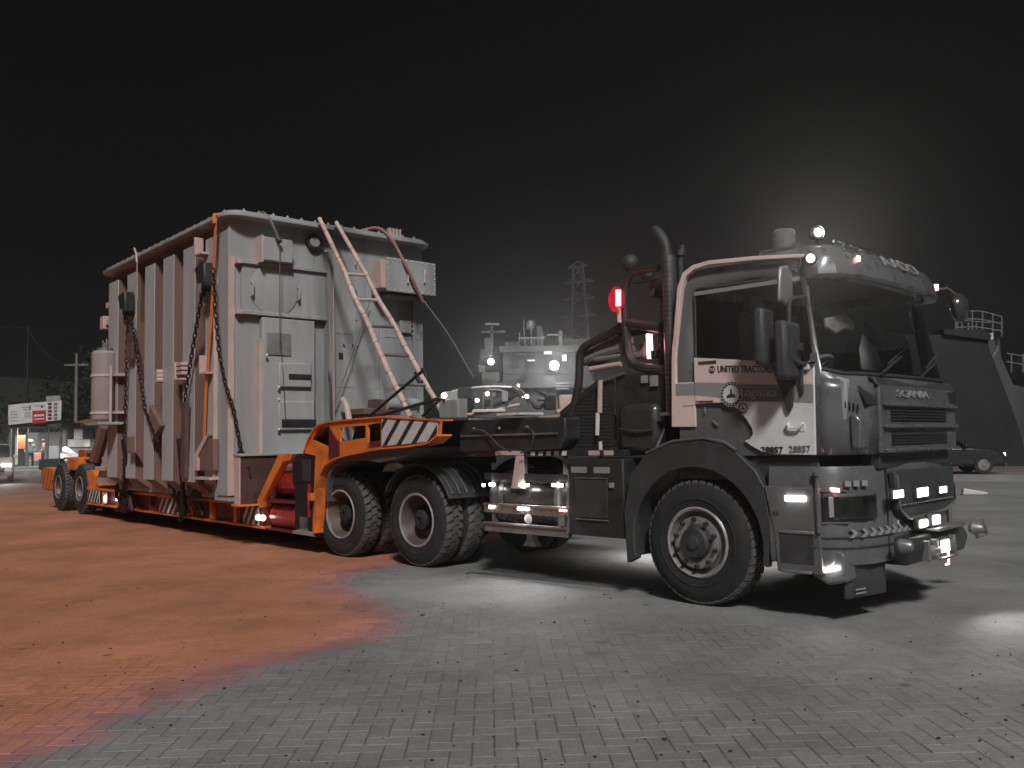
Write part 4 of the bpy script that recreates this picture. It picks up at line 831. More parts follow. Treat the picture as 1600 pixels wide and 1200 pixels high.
MB().prism(xz([rs(u, v, -1.24) for u, v in ((487,690),(511,683),(512,700),(506,700))]), 'y', -1.26, -1.242).build('inner_gap', matt, L)
def strip(pts, w0, w1, name, mat):   # flange following a side frame edge
    m_ = MB()
    for i in range(len(pts)-1):
        p, q_ = pts[i], pts[i+1]; m_.bar((p[0],(w0+w1)/2,p[1]), (q_[0],(w0+w1)/2,q_[1]), w1-w0, .02)
    return m_.build(name, mat, L)
topl = xz(out[:8]); botl = xz([out[i] for i in (8,9,10,11,12,13,14,15,16,17)])
strip(topl, -HW-.03, -HW+.18, 'frame_flange', orange); strip(botl, -HW-.03, -HW+.18, 'frame_flange', orange); strip(topl, HW-.18, HW+.03, 'frame_flange', orange)
MB().prism(xz([rs(u, v) for u, v in ((516,667),(525,684),(531,690),(531,713),(515,716))]), 'y', -HW-.02, -HW+.1).build('frame_post', darkred, L, .004)
MB().prism(xz([rs(u, v) for u, v in ((578,690),(595,688),(595,697),(577,699))]), 'y', -HW-.008, -HW).build('frame_patch', darkred, L)
ip = MB().box(-.05,.50,-1.15,-.9,1.42,1.77).build('inner_box', black, L, .01); MB().lathe([(.045,-1.17),(.03,-1.175),(.001,-1.175)], c=(.22,0,1.62), seg=14, cap=False).build('gauge', stw, ip)
MB().prism([(-.95,1.30),(-.55,1.40),(-.5,1.74),(-.72,1.72)], 'y', -1.0, -.7).build('inner_gusset', darkred, L)
MB().box(-.45,-.05,-.6,-.4,1.45,1.78).build('control_box', tankp, L, .01)
for x_, r_ in ((-.2,.05),(-.42,.07)): MB().lathe([(r_,-1.0),(r_,-.92)], c=(x_,0,1.5), seg=14).build('hose_reel', plast, L)
# deck of the gooseneck and the dark nose beam
MB().prism([(-1.05,1.62),(-.7,1.76),(1.65,1.76),(1.65,1.45),(.5,1.42),(-.9,1.2)], 'y', -.62, .62).build('gooseneck_beam', black, L, .015)
MB().box(-1.0,1.7,-HW+.03,HW-.03,1.735,1.765).build('gooseneck_deck', M('dark deck', (.05,.048,.046), .7, var=.3, bump=.3), L)
MB().prism([(1.55,1.36),(3.2,1.40),(3.3,1.50),(3.3,1.72),(1.55,1.76)], 'y', -1.0, .8).build('nose_beam', black, L, .02)
MB().bar((1.6,-1.012,1.555),(3.2,-1.012,1.56),.02,.02).build('nose_seam', steel, L)
stripe_board(xz([rs(597,654.5,-HW-.012), rs(684,658.5,-HW-.012), rs(683,680,-HW-.012), rs(671,690,-HW-.012), rs(597,697,-HW-.012)]), -HW-.006, L, 5, slope=1.0, frac=.30, bar=black)
for x_ in (1.85,2.3,2.75): MB().ball((x_,-1.02,1.63), .022, 8).build('air_coupling', steel, L)
tub('air_line', [(1.85,-1.03,1.63),(2.1,-1.05,1.6),(2.35,-1.06,1.42),(2.55,-1.08,1.38)], .010, plast, .1, 6, L); tub('air_line', [(2.75,-1.03,1.63),(2.9,-1.05,1.58),(2.85,-1.06,1.40),(2.7,-1.07,1.36)], .010, plast, .1, 6, L)
# mud cover over the rear truck wheels
cv = MB(); n = 10; xs_ = [(-.93,.72),(-.9,.95),(-.84,1.14),(-.7,1.27),(-.45,1.345),(-.1,1.375),(.35,1.42),(.9,1.45),(1.25,1.43)]
m_ = MB().prism(xs_+[(1.2,1.40),(.95,1.32),(.6,1.27),(.4,1.25),(.1,1.28),(-.4,1.26),(-.68,1.18),(-.79,1.08),(-.86,.94),(-.89,.72)], 'y', -HW+.04, -.55); m_.build('wheel_cover', M('grey wheel cover', (.09,.09,.09), .45, var=.2, scale=3), L, .006)
# tilt links standing on the gooseneck
def lk(u, v, y=-.9): return hit(u, v, 1, y, TRAIL)
tub('guard_rod', [lk(575,652), lk(662,578)], .022, black, .05, 6, L); tub('guard_rod', [lk(585,652), lk(688,622)], .022, black, .05, 6, L); tub('guard_rod', [lk(660,650), lk(690,622)], .018, black, .05, 6, L); tub('guard_rod', [lk(654,645), lk(654,632)], .012, black, .05, 6, L)
lm = MB().ball(lk(694,618), .035, 10).build('deck_lamp', lamp_w, L); lamp_light(lk(694,618)+Vector((.08,-.06,.02)), (.8,-.6,.1), 5, 150, par=L)
MB().box(lk(690,640).x-.05, lk(690,640).x+.32, -.9,-.75,1.77,2.0).build('lamp_box', tankp, L, .01)
MB().tube([lk(694,618), lk(694,628)], .02, 6).build('lamp_stem', black, L)
MB().box(2.35,2.72,-1.1,-.75,1.765,1.79).build('nose_plate', stw, L)
# rear bogies
rw = wheel_meshes('trailer', 1.14, .30, .27, True, 40, 3, .10)
for x_ in (-11.97,-13.71):
    for yy, s in ((-1.4,-1),(-.86,-1),(.86,1),(1.4,1)): put_wheel(rw, L, x_, yy, .57, s, spin=x_+yy)
    MB().lathe([(.08,-1.1),(.08,1.1)], c=(x_,0,.57), seg=12).build('axle', black, L)
    MB().lathe([(.022,-1.415),(.016,-1.44),(.001,-1.44)], c=(x_+.09,0,.43), seg=8, cap=False).build('hub_lamp', stw, L)
MB().box(-14.5,-11.4,-.5,.5,.72,1.02).build('rear_spine', orange, L, .02); MB().prism([(-12.0,1.0),(-11.4,1.0),(-10.9,.62),(-10.9,.3),(-11.4,.3),(-11.7,.72)], 'y', -.5, .5).build('rear_neck', orange, L, .02)
for x_ in (-12.85,): MB().box(x_-.30,x_+.30,-1.36,-.5,.98,1.28).box(x_-.30,x_+.30,.5,1.36,.98,1.28).build('bogie_frame', orange, L, .015)
MB().box(-13.1,-12.6,-1.37,-1.362,1.02,1.25).build('bogie_panel', orange, L)
MB().box(-14.3,-11.5,-1.15,1.15,1.22,1.27).build('rear_deck', orange, L, .01)
MB().box(-13.4,-12.9,-1.05,-.55,1.27,1.45).build('red_crate', M('red box paint', (.40,.07,.04), .5, var=.2), L, .01)
m_ = MB(); random.seed(3)
for k_ in range(9): p = Vector((-12.5+random.uniform(-.3,.3), -.8+random.uniform(-.2,.2), 1.3)); m_.tube([p, p+Vector((random.uniform(-.3,.3),random.uniform(-.1,.1),random.uniform(.05,.3)))], .05, 6)
tag(m_.build('hydraulic_fittings', black, L), kind='stuff')
stripe_board([(-15.25,.5),(-14.35,.5),(-14.35,1.0),(-15.1,1.0)], -HW+.0, L, 4, base=orange, bar=M('dark orange stripe', (.30,.08,.03), .5), slope=.5, frac=.5)
MB().box(-15.1,-14.4,-1.39,1.38,.45,1.02).build('rear_bolster', orange, L, .02)
for z_ in (.75, .9): MB().box(-14.75,-14.2,-1.405,-1.395,z_-.02,z_).build('bolster_rib', orange, L)
MB().prism([(-11.7,.98),(-11.2,1.0),(-10.6,.62),(-11.4,.62)], 'y', -1.36, -.6).build('bed_ramp', orange, L, .01)

# ================================================================== transformer tank
X = thing('transformer_tank', 'tall ribbed grey steel transformer tank standing on the trailer', 'transformer', TRAIL)
FXT, RXT = -3.05, -8.85
MB().box(RXT,FXT,-1.52,1.52,.66,4.93).build('tank_body', tankp, X)
MB().box(FXT-.5,FXT-.002,-1.78,1.78,.66,4.93).build('tank_front', tankp, X, .01)
MB().box(RXT,-3.5,-1.66,-1.52,4.62,4.93).build('upper_band', shadebrown, X)
MB().box(RXT-.1,FXT+.02,-1.36,1.36,.614,.68).build('base_plate', shadebrown, X, .01)
# rounded lid flange
def rrect(x0, x1, y0, y1, r_, n=6):
    P = []
    for cx, cy, a0 in ((x1-r_,y1-r_,0),(x0+r_,y1-r_,90),(x0+r_,y0+r_,180),(x1-r_,y0+r_,270)):
        P += [(cx+r_*math.cos(R(a0+90*i/n)), cy+r_*math.sin(R(a0+90*i/n))) for i in range(n+1)]
    return P
fl = MB().prism(rrect(-8.96,-2.80,-1.91,1.88,.28), 'z', 4.93, 4.985).build('lid_flange', tankp, X, .01)
MB().prism(rrect(-8.90,-2.86,-1.86,1.83,.25), 'z', 4.987, 5.03).build('lid', tankp, fl, .008)
for k_ in range(40):
    x_ = -8.75+k_*.147
    if k_ % 2 == 0: MB().lathe([(.028,5.03),(.028,5.055),(.014,5.056),(.014,5.075)], 'z', (x_,-1.80,0), 8).build('lid_bolt', tankp, fl)
for k_ in range(14): MB().lathe([(.028,5.03),(.028,5.055),(.014,5.056),(.014,5.075)], 'z', (-2.92,-1.6+k_*.24,0), 8).build('lid_bolt', tankp, fl)
# ribs along the near side: light on outer face, warm shade on web painted in
for s in (-1, 1):
    for i, (a, b) in enumerate(((-8.64,-8.08),(-7.54,-7.05),(-6.58,-6.11),(-5.68,-5.20),(-4.76,-4.28),(-3.84,-3.44))):
        yo, yi = s*1.80, s*1.52
        g = MB(); zb, zt = .93, 4.72
        P = [(a,yi,.72),(a,yo,zb),(a,yo,zt),(a,yi,zt+.16),(b,yi,.72),(b,yo,zb),(b,yo,zt),(b,yi,zt+.16)]
        g.add(P, [(0,1,2,3),(7,6,5,4),(0,4,5,1),(2,6,7,3)]); rb = g.build('rib', shadebrown, X, fix=False)
        MB().prism([(a-.008,zb-.012),(b+.008,zb-.012),(b+.008,zt+.012),(a-.008,zt+.012)], 'y', *sorted((yo, yo+s*.014))).build('rib_face', tankn, rb, .005)
# near front corner post, dark slot
MB().box(-3.40,-3.04,-1.80,-1.785,.75,4.75).build('corner_panel', tankp, X); MB().box(-3.045,-3.02,-1.80,-1.70,.75,4.35).build('corner_flange', pinklight, X)
MB().box(-3.43,-3.405,-1.86,-1.78,1.0,4.6).build('corner_edge', pinklight, X)
# brackets on the near side
def bracket(u, v, w_, h_, y=-1.8, mat=shadebrown, nm='bracket'):
    p = hit(u, v, 1, y, TRAIL); return MB().box(p.x-w_/2,p.x+w_/2,y-.14,y,p.z-h_/2,p.z-h_/2+.03).box(p.x-w_/2,p.x-w_/2+.03,y-.14,y,p.z-h_/2,p.z+h_/2).build(nm, mat, X)
for u, v in ((215,695),(290,580),(322,385),(330,570)): bracket(u, v, .28, .3, mat=pinklight if u > 280 else shadebrown)
for k_ in range(3):
    p = hit(255, 582+k_*6, 1, -1.8, TRAIL); MB().lathe([(.05,0),(.05,.1)], 'y', (p.x,-1.92,p.z), 10).build('valve_stub', pinklight, X)
    p = hit(288, 572+k_*7, 1, -1.8, TRAIL); MB().box(p.x-.18,p.x+.18,-1.92,-1.82,p.z,p.z+.05).build('terminal_block', pinklight, X)
MB().prism(xz([hit(u,v,1,-1.86,TRAIL) for u,v in ((237,632),(254,665),(240,690),(234,660))]), 'y', -1.9, -1.815).build('lifting_lug', shadebrown, X, .01)
MB().prism(xz([hit(u,v,1,-1.86,TRAIL) for u,v in ((306,735),(306,712),(324,680),(329,680),(312,714),(312,735))]), 'y', -1.9, -1.815).build('jacking_rib', pinklight, X, .004); MB().prism(xz([hit(u,v,1,-1.86,TRAIL) for u,v in ((316,735),(316,712),(331,686),(337,686),(337,735))]), 'y', -1.9, -1.815).build('jacking_pad', shadebrown, X, .004)
MB().box(-3.9,-3.35,-1.95,-1.8,.98,1.02).build('jacking_foot', pinklight, X)
# front face: shelves, hatch, boxes, plates, stiffeners
F_ = FXT
def fb(u0, v0, u1, v1, d0, d1, mat, nm, bev=.006, x=F_):
    a, b = rf(u0, v0, x+d1), rf(u1, v1, x+d1); y0, y1 = sorted((a.y,b.y)); z0, z1 = sorted((a.z,b.z))
    return MB().box(x+d0,x+d1,y0,y1,z0,z1).build(nm, mat, X, bev)
for z in (4.27, 3.50):
    MB().box(F_,F_+.12,-1.62,-.16,z-.03,z+.03).build('shelf', tankp, X, .008); MB().box(F_,F_+.125,-1.70,-1.622,z-.035,z+.035).build('shelf_end', pinklight, X, .004)
MB().box(F_,F_+.07,-1.60,-.18,3.53,4.24).build('hatch_panel', tankp, X, .006)
hc = (-1.08, 3.885); MB().lathe([(.40,F_+.07),(.40,F_+.085),(.385,F_+.09),(.001,F_+.09)], 'x', (0,hc[0],hc[1]), 40, False).build('round_hatch', tankp, X)
for y_ in (-1.46,-.69): MB().tube(round_path([(F_+.09,y_,3.76),(F_+.15,y_,3.76),(F_+.15,y_,3.96),(F_+.09,y_,3.96)], .03), .017, 8).build('hatch_handle', tankp, X)
MB().box(F_,F_+.17,-.18,-.10,1.3,4.6).build('stiffener', tankp, X, .006); MB().box(F_,F_+.175,-.10,-.085,1.3,4.25).build('stiffener_edge', pinklight, X)
fb(412,369,457,411,0,.26,tankp,'upper_box'); MB().box(F_,F_+.262,rf(409,400,F_+.26).y,rf(412,400,F_+.26).y,4.27,4.68).build('upper_box_side', pinklight, X)
po = rf(493,378,F_+.1); MB().lathe([(.13,F_),(.13,F_+.08),(.10,F_+.085)], 'x', (0,po.y,po.z), 24).build('porthole_ring', black, X); MB().lathe([(.09,F_+.087),(.08,F_+.10),(.001,F_+.10)], 'x', (0,po.y,po.z), 20, False).build('porthole_glass', stripeg, X)
MB().box(F_,F_+.14,-1.30,-.42,1.2,3.44).build('middle_casing', tankp, X, .01); MB().box(F_,F_+.142,-1.36,-1.303,1.0,3.1).build('casing_side', pinklight, X)
for q in ((417,519,455,556),): fb(*q, .14,.16,M('name plate', (.30,.30,.30), .35, .3, var=.3),'name_plate',.004)
for q in ((436,566,487,606),(435,626,492,672)): fb(*q, .14,.20,tankp,'cover_plate',.02)
for q in ((452,584,487,593),(441,655,494,667)): fb(*q, .2,.215,black,'rung_shadow',.0)  # black strips standing for the cast shadows of the ladder rungs
for (u,v) in ((436,624),(436,671),(436,605),(417,555)): p = rf(u,v,F_+.205); MB().ball((F_+.2,p.y,p.z), .025, 8).build('cover_bolt', stw, X)
# right hand junction box
jb = fb(604,403,677,459,.12,.42,tankp,'junction_box',.004); a, b = rf(604,401,F_+.44), rf(681,463,F_+.44)
MB().box(F_+.42,F_+.445,a.y,b.y,b.z,a.z).build('junction_lid', tankp, X, .004); MB().box(F_+.12,F_+.42,a.y-.1,a.y-.001,b.z+.05,a.z-.05).build('junction_side', pinklight, X, .004)
for k_ in range(9):
    y_ = a.y+.05+(b.y-a.y-.1)*k_/8
    for z_ in (a.z-.03,b.z+.03): MB().ball((F_+.447,y_,z_), .016, 8).build('lid_screw', stw, X)
for k_ in range(1, 6):
    z_ = b.z+(a.z-b.z)*k_/6
    for y_ in (a.y+.03,b.y-.03): MB().ball((F_+.447,y_,z_), .016, 8).build('lid_screw', stw, X)
for u_ in (636,662):
    p0_, p1_ = rf(u_,423,F_+.45), rf(u_,442,F_+.45); MB().tube(round_path([(F_+.445,p0_.y,p0_.z),(F_+.485,p0_.y,p0_.z),(F_+.485,p1_.y,p1_.z),(F_+.445,p1_.y,p1_.z)], .02), .012, 6).build('lid_handle', stw, X)
# plain plates, seams, bolts of the right half
for u_ in (554,592,640,659): p = rf(u_,520); MB().box(F_,F_+.012,p.y-.012,p.y+.012,1.3,4.1 if u_ > 600 else 3.7).build('seam', tankp, X)
MB().box(F_,F_+.035,.36,.78,1.3,3.72).build('access_plate', tankp, X, .006); MB().box(F_,F_+.05,.86,.95,1.3,3.5).build('stiffener', tankp, X, .006); MB().box(F_,F_+.04,1.55,1.62,1.3,4.0).build('stiffener', tankp, X, .006)
MB().box(F_,F_+.2,.95,1.75,3.95,4.0).build('box_bracket', tankp, X); fb(625,500,643,521,.04,.06,tankp,'small_cover',.006); fb(530,551,536,560,.0,.02,black,'label_plate',.0)
for (u,v) in ((556,414),(556,455),(556,500),(558,540),(537,537),(551,537),(644,507),(644,515),(644,523)): p = rf(u,v,F_+.03); MB().ball((F_+.035,p.y,p.z), .02, 8).build('plate_bolt', steel, X)
for z_ in (2.42,3.30): MB().box(F_+.001,F_+.009,-.08,1.74,z_-.007,z_+.007).build('weld_seam', tankp, X)
MB().box(F_+.02,F_+.6,.2,.9,1.95,2.05).box(F_+.3,F_+.55,.45,.75,2.05,2.2).build('pump_tray', shadebrown, X, .01); MB().lathe([(.10,-.3),(.11,0),(.10,.3)], 'y', (F_+.55,.95,2.12), 14).build('pump_motor', tankp, X)
MB().tube(round_path([(F_+.2,.05,2.2),(F_+.4,.0,2.1),(F_+.5,.0,1.8)], .1), .05, 8).build('oil_pipe', pinklight, X); MB().tube([(F_+.15,-.16,2.65),(F_+.2,-.15,1.6)], .025, 6).build('cable', plast, X)
MB().tube([(FXT+.02,-1.0,4.25),(FXT+.3,-1.0,1.8)], .006, 4).build('plumb_wire', black, X)
# expansion vessel on brackets at the rear
c_ = hit(162,600,1,-1.15,TRAIL); vx = -9.75
def vz(v): return hit(162, v, 1, -1.45, (TRAIL[0],TRAIL[1],TRAIL[2])).z
vc = hit(163,600,1,-1.95,TRAIL); vx = vc.x; VY = -1.95; va, vb = hit(163,549,1,-1.95,TRAIL).z, hit(163,656,1,-1.95,TRAIL).z; vk = (va-vb)/1.5
MB().lathe([(.22,vb),(.235,vb+.03),(.235,va-.05),(.20,va),(.001,va+.005)], 'z', (vx,VY,0), 26).build('expansion_vessel', M('vessel paint', (.33,.27,.255), .45, var=.15, scale=2, streak=True), X)
for f_ in (.08,.62): MB().lathe([(.25,vb+(va-vb)*f_),(.25,vb+(va-vb)*f_+.05)], 'z', (vx,VY,0), 26).build('vessel_band', pinklight, X); MB().box(vx+.1,vx+.5,VY+.05,VY+.45,vb+(va-vb)*f_,vb+(va-vb)*f_+.05).build('vessel_bracket', pinklight, X)
MB().box(vx+.36,vx+.40,VY-.02,VY+.02,vb-.05,va-.3).build('bracket_post', pinklight, X); MB().lathe([(.15,va),(.15,va+.06),(.05,va+.07),(.05,va+.16)], 'z', (vx,VY,0), 14).build('vessel_valve', steel, X)
for dx_ in (-.12,.12): MB().tube([(vx+dx_,VY,va),(vx+dx_,VY,va+.22)], .018, 6).build('valve_pipe', steel, X)
MB().box(vx-.3,vx+.5,VY-.25,VY+.45,vb-.10,vb-.05).build('vessel_shelf', tankp, X)
MB().prism([(-10.6,.75),(-9.0,.75),(-9.0,1.75),(-9.7,1.75)], 'y', -1.45, -1.40).build('rear_gusset', tankn, X); MB().tube([(-10.5,-1.5,1.25),(-10.0,-1.5,1.75),(-9.85,-1.5,1.95)], .13, 8).build('rear_pipe', shadebrown, X); MB().box(-10.3,-8.8,-1.55,-.9,1.02,1.1).build('rear_platform', pinklight, X)
for z_ in (4.35,4.0): MB().box(-9.05,-8.86,-1.75,-1.6,z_-.05,z_+.05).build('rear_lug', pinklight, X)
MB().box(-9.25,-9.05,-1.8,-1.6,3.88,4.14).build('rear_box', pinklight, X, .01)
fe = MB(); 
for k_ in range(4): fe.box(-2.98-.0,-2.90,1.0+.07*k_,1.03+.07*k_,5.03,5.16)
tag(fe.build('lid_terminals', pinklight, X), kind='stuff')

# ================================================================== loose things on the load
D0 = thing('bamboo_ladder', 'pale bamboo ladder leaning against the front of the tank', 'ladder', TRAIL)
def rail(p, q, nm):
    p, q = Vector(p), Vector(q); n = 14; P = []; r_ = []
    for i in range(n+1):
        t = i/n; b_ = p.lerp(q, t)+Vector((.01*math.sin(i*2.1),.012*math.sin(i*1.3),0)); P += [b_-(q-p)*.002, b_, b_+(q-p)*.002]; r_ += [.046-.012*t, .056-.013*t, .046-.012*t]
    MB().tube(P, r_, 9).build(nm, wood, D0)
l0, l1 = hit(640,652,0,-1.1,TRAIL), hit(500,341,0,-2.72,TRAIL); m0, m1 = hit(696,655,0,-1.1,TRAIL), hit(526,347,0,-2.72,TRAIL)
rail(l0, l1, 'rail'); rail(m0, m1, 'rail')
for v_a, v_b in ((428,430),(468,469),(509,511),(554,556),(600,602)):
    def on(p, q, v):
        lo, hi = 0., 1.
        for _ in range(30):
            t = (lo+hi)/2; c = p.lerp(q, t); W3 = Vector((TRAIL[0]+c.x*math.cos(TRAIL[2])-c.y*math.sin(TRAIL[2]), TRAIL[1]+c.x*math.sin(TRAIL[2])+c.y*math.cos(TRAIL[2]), c.z))
            d = W3-Vector((0,0,CAM_H)); k = d.y*math.cos(PITCH)+d.z*math.sin(PITCH); yy = -d.y*math.sin(PITCH)+d.z*math.cos(PITCH); vv = 600-FPX*(yy*math.cos(ROLL)+d.x*math.sin(ROLL))/k
            if vv > v: lo = t
            else: hi = t
        return p.lerp(q, t)
    MB().tube([on(l0,l1,v_a), on(m0,m1,v_b)], .026, 8).build('rung', tarp if v_a > 500 else wood, D0)
def chain(P, step=.085, r_=.0115, name='chain', parent=None):
    P = [Vector(p) for p in P]; pts = []
    for i in range(len(P)-1):
        d = P[i+1]-P[i]; n = max(1, round(d.length/step)); pts += [(P[i]+d*(k+.5)/n, d.normalized()) for k in range(n)]
    m_ = MB()
    for k, (c, d) in enumerate(pts):
        side = d.cross(Vector((0,1,0)) if k % 2 else Vector((1,.3,0))).normalized(); L2, W2 = step*.66, step*.36
        loop = [c+d*L2*math.cos(a)*(1 if abs(math.cos(a)) > .3 else .9)+side*W2*math.sin(a) for a in [2*math.pi*j/8 for j in range(8)]]
        m_.tube(loop, r_, 5, True)
    return m_.build(name, chainm, parent)
def ch(u, v, y): return hit(u, v, 1, y, TRAIL)
def hoist(label, blk, strands, extra=()):
    t_ = thing('chain_hoist', label, 'chain hoist', TRAIL, 'chain hoists lashing the tank')
    p = ch(*blk, -1.95); MB().prism([(p.x-.22,p.z+.14),(p.x+.16,p.z+.18),(p.x+.2,p.z-.2),(p.x-.02,p.z-.26)], 'y', -2.02, -1.83).build('hoist_block', black, t_, .03)
    MB().tube(round_path([(p.x-.02,-1.93,p.z-.24),(p.x-.06,-1.93,p.z-.36),(p.x+.06,-1.93,p.z-.42),(p.x+.08,-1.93,p.z-.34)], .05), .03, 8).build('hook', black, t_)
    MB().box(p.x-.06,p.x+.08,-2.025,-2.021,p.z-.26,p.z-.14).build('maker_plate', stripeg, t_)
    for s_ in strands: tag(chain([ch(u,v,y) for u,v,y in s_], parent=t_), kind='stuff')
    for e in extra:
        q = [ch(u,v,y) for u,v,y in e]; 
        for k_ in range(3): MB().tube([a+Vector((random.uniform(-.05,.05),random.uniform(-.03,.03),random.uniform(-.05,.05))) for a in q], .035, 6).build('lashing', chainm, t_)
    return t_
hoist('chain hoist hooked to the rearmost ribs with one steep and one slanting chain', (195,472), [[(200,488,-1.93),(198,560,-1.9),(194,690,-1.88),(193,765,-1.5)],[(206,500,-1.93),(226,640,-1.92),(246,690,-1.9),(262,750,-1.6)]], [[(193,690,-1.9),(194,720,-1.85),(193,760,-1.6)],[(190,768,-1.5),(198,785,-1.5),(196,800,-1.48)]])
hoist('chain hoist below the lid corner with a chain slanting to the rear', (318,430), [[(316,458,-1.93),(305,520,-1.92),(290,615,-1.9),(284,700,-1.86),(285,770,-1.55)]], [[(281,690,-1.9),(283,730,-1.85),(286,780,-1.6)],[(283,770,-1.55),(290,790,-1.5),(283,812,-1.47)]])
t3 = thing('lashing_chain', 'long chain hanging from the lid corner to the gooseneck foot', 'chain', TRAIL)
tag(chain([ch(333,420,-1.95), ch(336,480,-1.95), ch(342,550,-1.93), ch(352,600,-1.9), ch(365,640,-1.8), ch(374,690,-1.7), ch(382,725,-1.6), ch(396,770,-1.5), ch(402,792,-1.46)], parent=t3), kind='stuff')
for k_ in range(5): MB().tube([ch(376+random.uniform(-3,3),706,-1.62), ch(384+random.uniform(-4,4),730,-1.6), ch(388+random.uniform(-4,4),748,-1.56)], .035, 6).build('knot', chainm, t3)
t4 = thing('chain_binder', 'chain and binder bundled on the bed edge below the slanting lashings', 'chain', TRAIL)
for k_ in range(7): MB().tube([ch(270+random.uniform(-10,14),745,-1.55), ch(278+random.uniform(-12,12),770,-1.5), ch(284+random.uniform(-14,14),800,-1.47)], .03, 6).build('binder_loop', chainm, t4)
t5 = thing('screw_jack', 'black screw jack standing on the bed edge below the foremost ribs', 'jack', TRAIL)
p = ch(312,775,-1.5); MB().lathe([(.14,.626),(.13,.75),(.09,.78),(.09,.92),(.12,.93),(.12,.97)], 'z', (p.x,-1.5,0), 16).build('jack_body', black, t5); MB().lathe([(.06,.95),(.06,1.05),(.11,1.06),(.11,1.09)], 'z', (p.x,-1.5,0), 12).build('jack_head', pinklight, t5)
for k_ in range(4): MB().tube([ch(305+random.uniform(-6,8),785,-1.47), ch(310+random.uniform(-6,8),805,-1.45)], .03, 6).build('jack_chain', chainm, t5)
t6 = thing('chain_pile', 'heap of rusty chain on the rear end of the bed edge', 'chain', TRAIL)
for k_ in range(10): MB().tube([ch(178+random.uniform(-4,26),760+random.uniform(-6,4),-1.5), ch(184+random.uniform(-4,22),775,-1.48), ch(184+random.uniform(-4,26),798,-1.46)], .035, 6).build('chain_loop', chainm, t6)
t7 = thing('wooden_prop', 'dark timber prop standing against the ribs above the binder', 'timber', TRAIL)
MB().bar(ch(290,628,-1.9), ch(288,745,-1.86), .16, .07, (0,1,0)).build('plank', wooddk, t7)
t8 = thing('wooden_wedge_board', 'short brown board hanging from the rear chain hoist', 'timber', TRAIL)
MB().bar(ch(204,520,-1.9), ch(203,560,-1.9), .3, .05, (0,1,0)).build('board', wooddk, t8)
ts_ = thing('orange_strap', 'orange webbing strap tied down the corner of the tank', 'strap', TRAIL)
sp2 = [ch(337,339,-1.93), ch(334,420,-1.9), ch(330,500,-1.88), ch(322,600,-1.87), ch(319,680,-1.86), ch(318,735,-1.85)]; m_ = MB()
for i in range(len(sp2)-1): m_.bar(sp2[i], sp2[i+1], .085, .008, (0,1,0))
m_.build('webbing', strap, ts_); MB().tube([sp2[0]+Vector((0,.1,.05)), sp2[0]+Vector((0,-.02,.03)), sp2[0]+Vector((0,-.02,-.1))], .03, 6).build('strap_hook', strap, ts_)
s2_ = thing('thin_strap', 'thin pale strap hanging from the lid above the second rib', 'strap', TRAIL); MB().bar(ch(214,408,-1.92), ch(214,470,-1.9), .05, .006, (0,1,0)).build('webbing', pinklight, s2_); MB().tube([ch(210,388,-1.9), ch(213,397,-1.92), ch(214,410,-1.92)], .02, 5).build('strap_end', pinklight, s2_)
def rope_thing(label, P, r_, mat): t_ = thing('tie_rope', label, 'rope', TRAIL); MB().tube(round_path(P, .5, 6), r_, 6).build('strand', mat, t_); return t_
def fp(u, v, x): return hit(u, v, 0, x, TRAIL)
rq = rope_thing('grey rope looped over the lid above the round hatch', [fp(400,336,-3.4), fp(412,331,-3.0), fp(424,345,-2.72), fp(437,378,-2.70)], .024, rope); MB().tube([fp(437,374,-2.70), fp(437,545,-2.80)], .007, 5).build('thin_line', rope, rq); MB().ball(fp(437,376,-2.70), .04, 8).build('knot', black, rq)
rope_thing('reddish rope hanging over the lid down to the junction box', [fp(565,360,-3.3), fp(592,354,-2.95), fp(612,372,-2.7), fp(640,425,-2.5), fp(661,472,-2.55)], .026, M('red rope', (.35,.17,.15), .8, var=.2))
rope_thing('long thin rope running from the junction box down to the truck', [fp(662,470,-2.6), fp(700,520,-2.0), fp(740,590,-.5)], .012, rope)
rope_thing('thin wire running across the tank front behind the ladder', [fp(579,468,-2.9), fp(553,548,-2.9), fp(520,640,-2.9)], .009, rope)
rope_thing('dark pulley rope tied round the foot of the ladder', [fp(648,585,-1.6), fp(660,575,-1.5), fp(668,590,-1.4), fp(655,600,-1.4), fp(650,585,-1.5)], .03, black)

# ================================================================== background
shipgrey = M('ship paint', (.042,.042,.042), .5, var=.3, scale=1.2, streak=True, dirt=(.04,.04,.038), dirt_amt=.5)
shipdark = M('dark hull paint', (.007,.007,.0072), .6, var=.3, scale=.8)
rail_m = M('galvanised rail', (.17,.17,.17), .5, .3, var=.2)
concrete = M('concrete', (.24,.235,.23), .8, var=.25, scale=2, bump=.3)
wmat = bpy.data.materials.new('harbour water'); wmat.use_nodes = True; b = wmat.node_tree.nodes['Principled BSDF']; b.inputs['Base Color'].default_value = (.006,.007,.008,1); b.inputs['Roughness'].default_value = .12
nz = wmat.node_tree.nodes.new('ShaderNodeTexNoise'); nz.inputs['Scale'].default_value = 60; bp2 = wmat.node_tree.nodes.new('ShaderNodeBump'); bp2.inputs['Strength'].default_value = .4; wmat.node_tree.links.new(nz.outputs[0], bp2.inputs['Height']); wmat.node_tree.links.new(bp2.outputs[0], b.inputs['Normal'])
tag(MB().add([(-250,15,-1.6),(250,15,-1.6),(250,258,-1.6),(-250,258,-1.6)], [(0,1,2,3)]).build('water', wmat, smooth=False, fix=False), 'black harbour water beyond the quay', kind='structure')
kb = MB(); 
for a, b in (((9.5,29.4),(20,25.2)),((20,25.2),(60,22))): kb.bar((*a,.0), (*b,.0), .5, .36)
tag(kb.build('quay_kerb', concrete), 'pale concrete kerb along the quay edge', kind='structure')
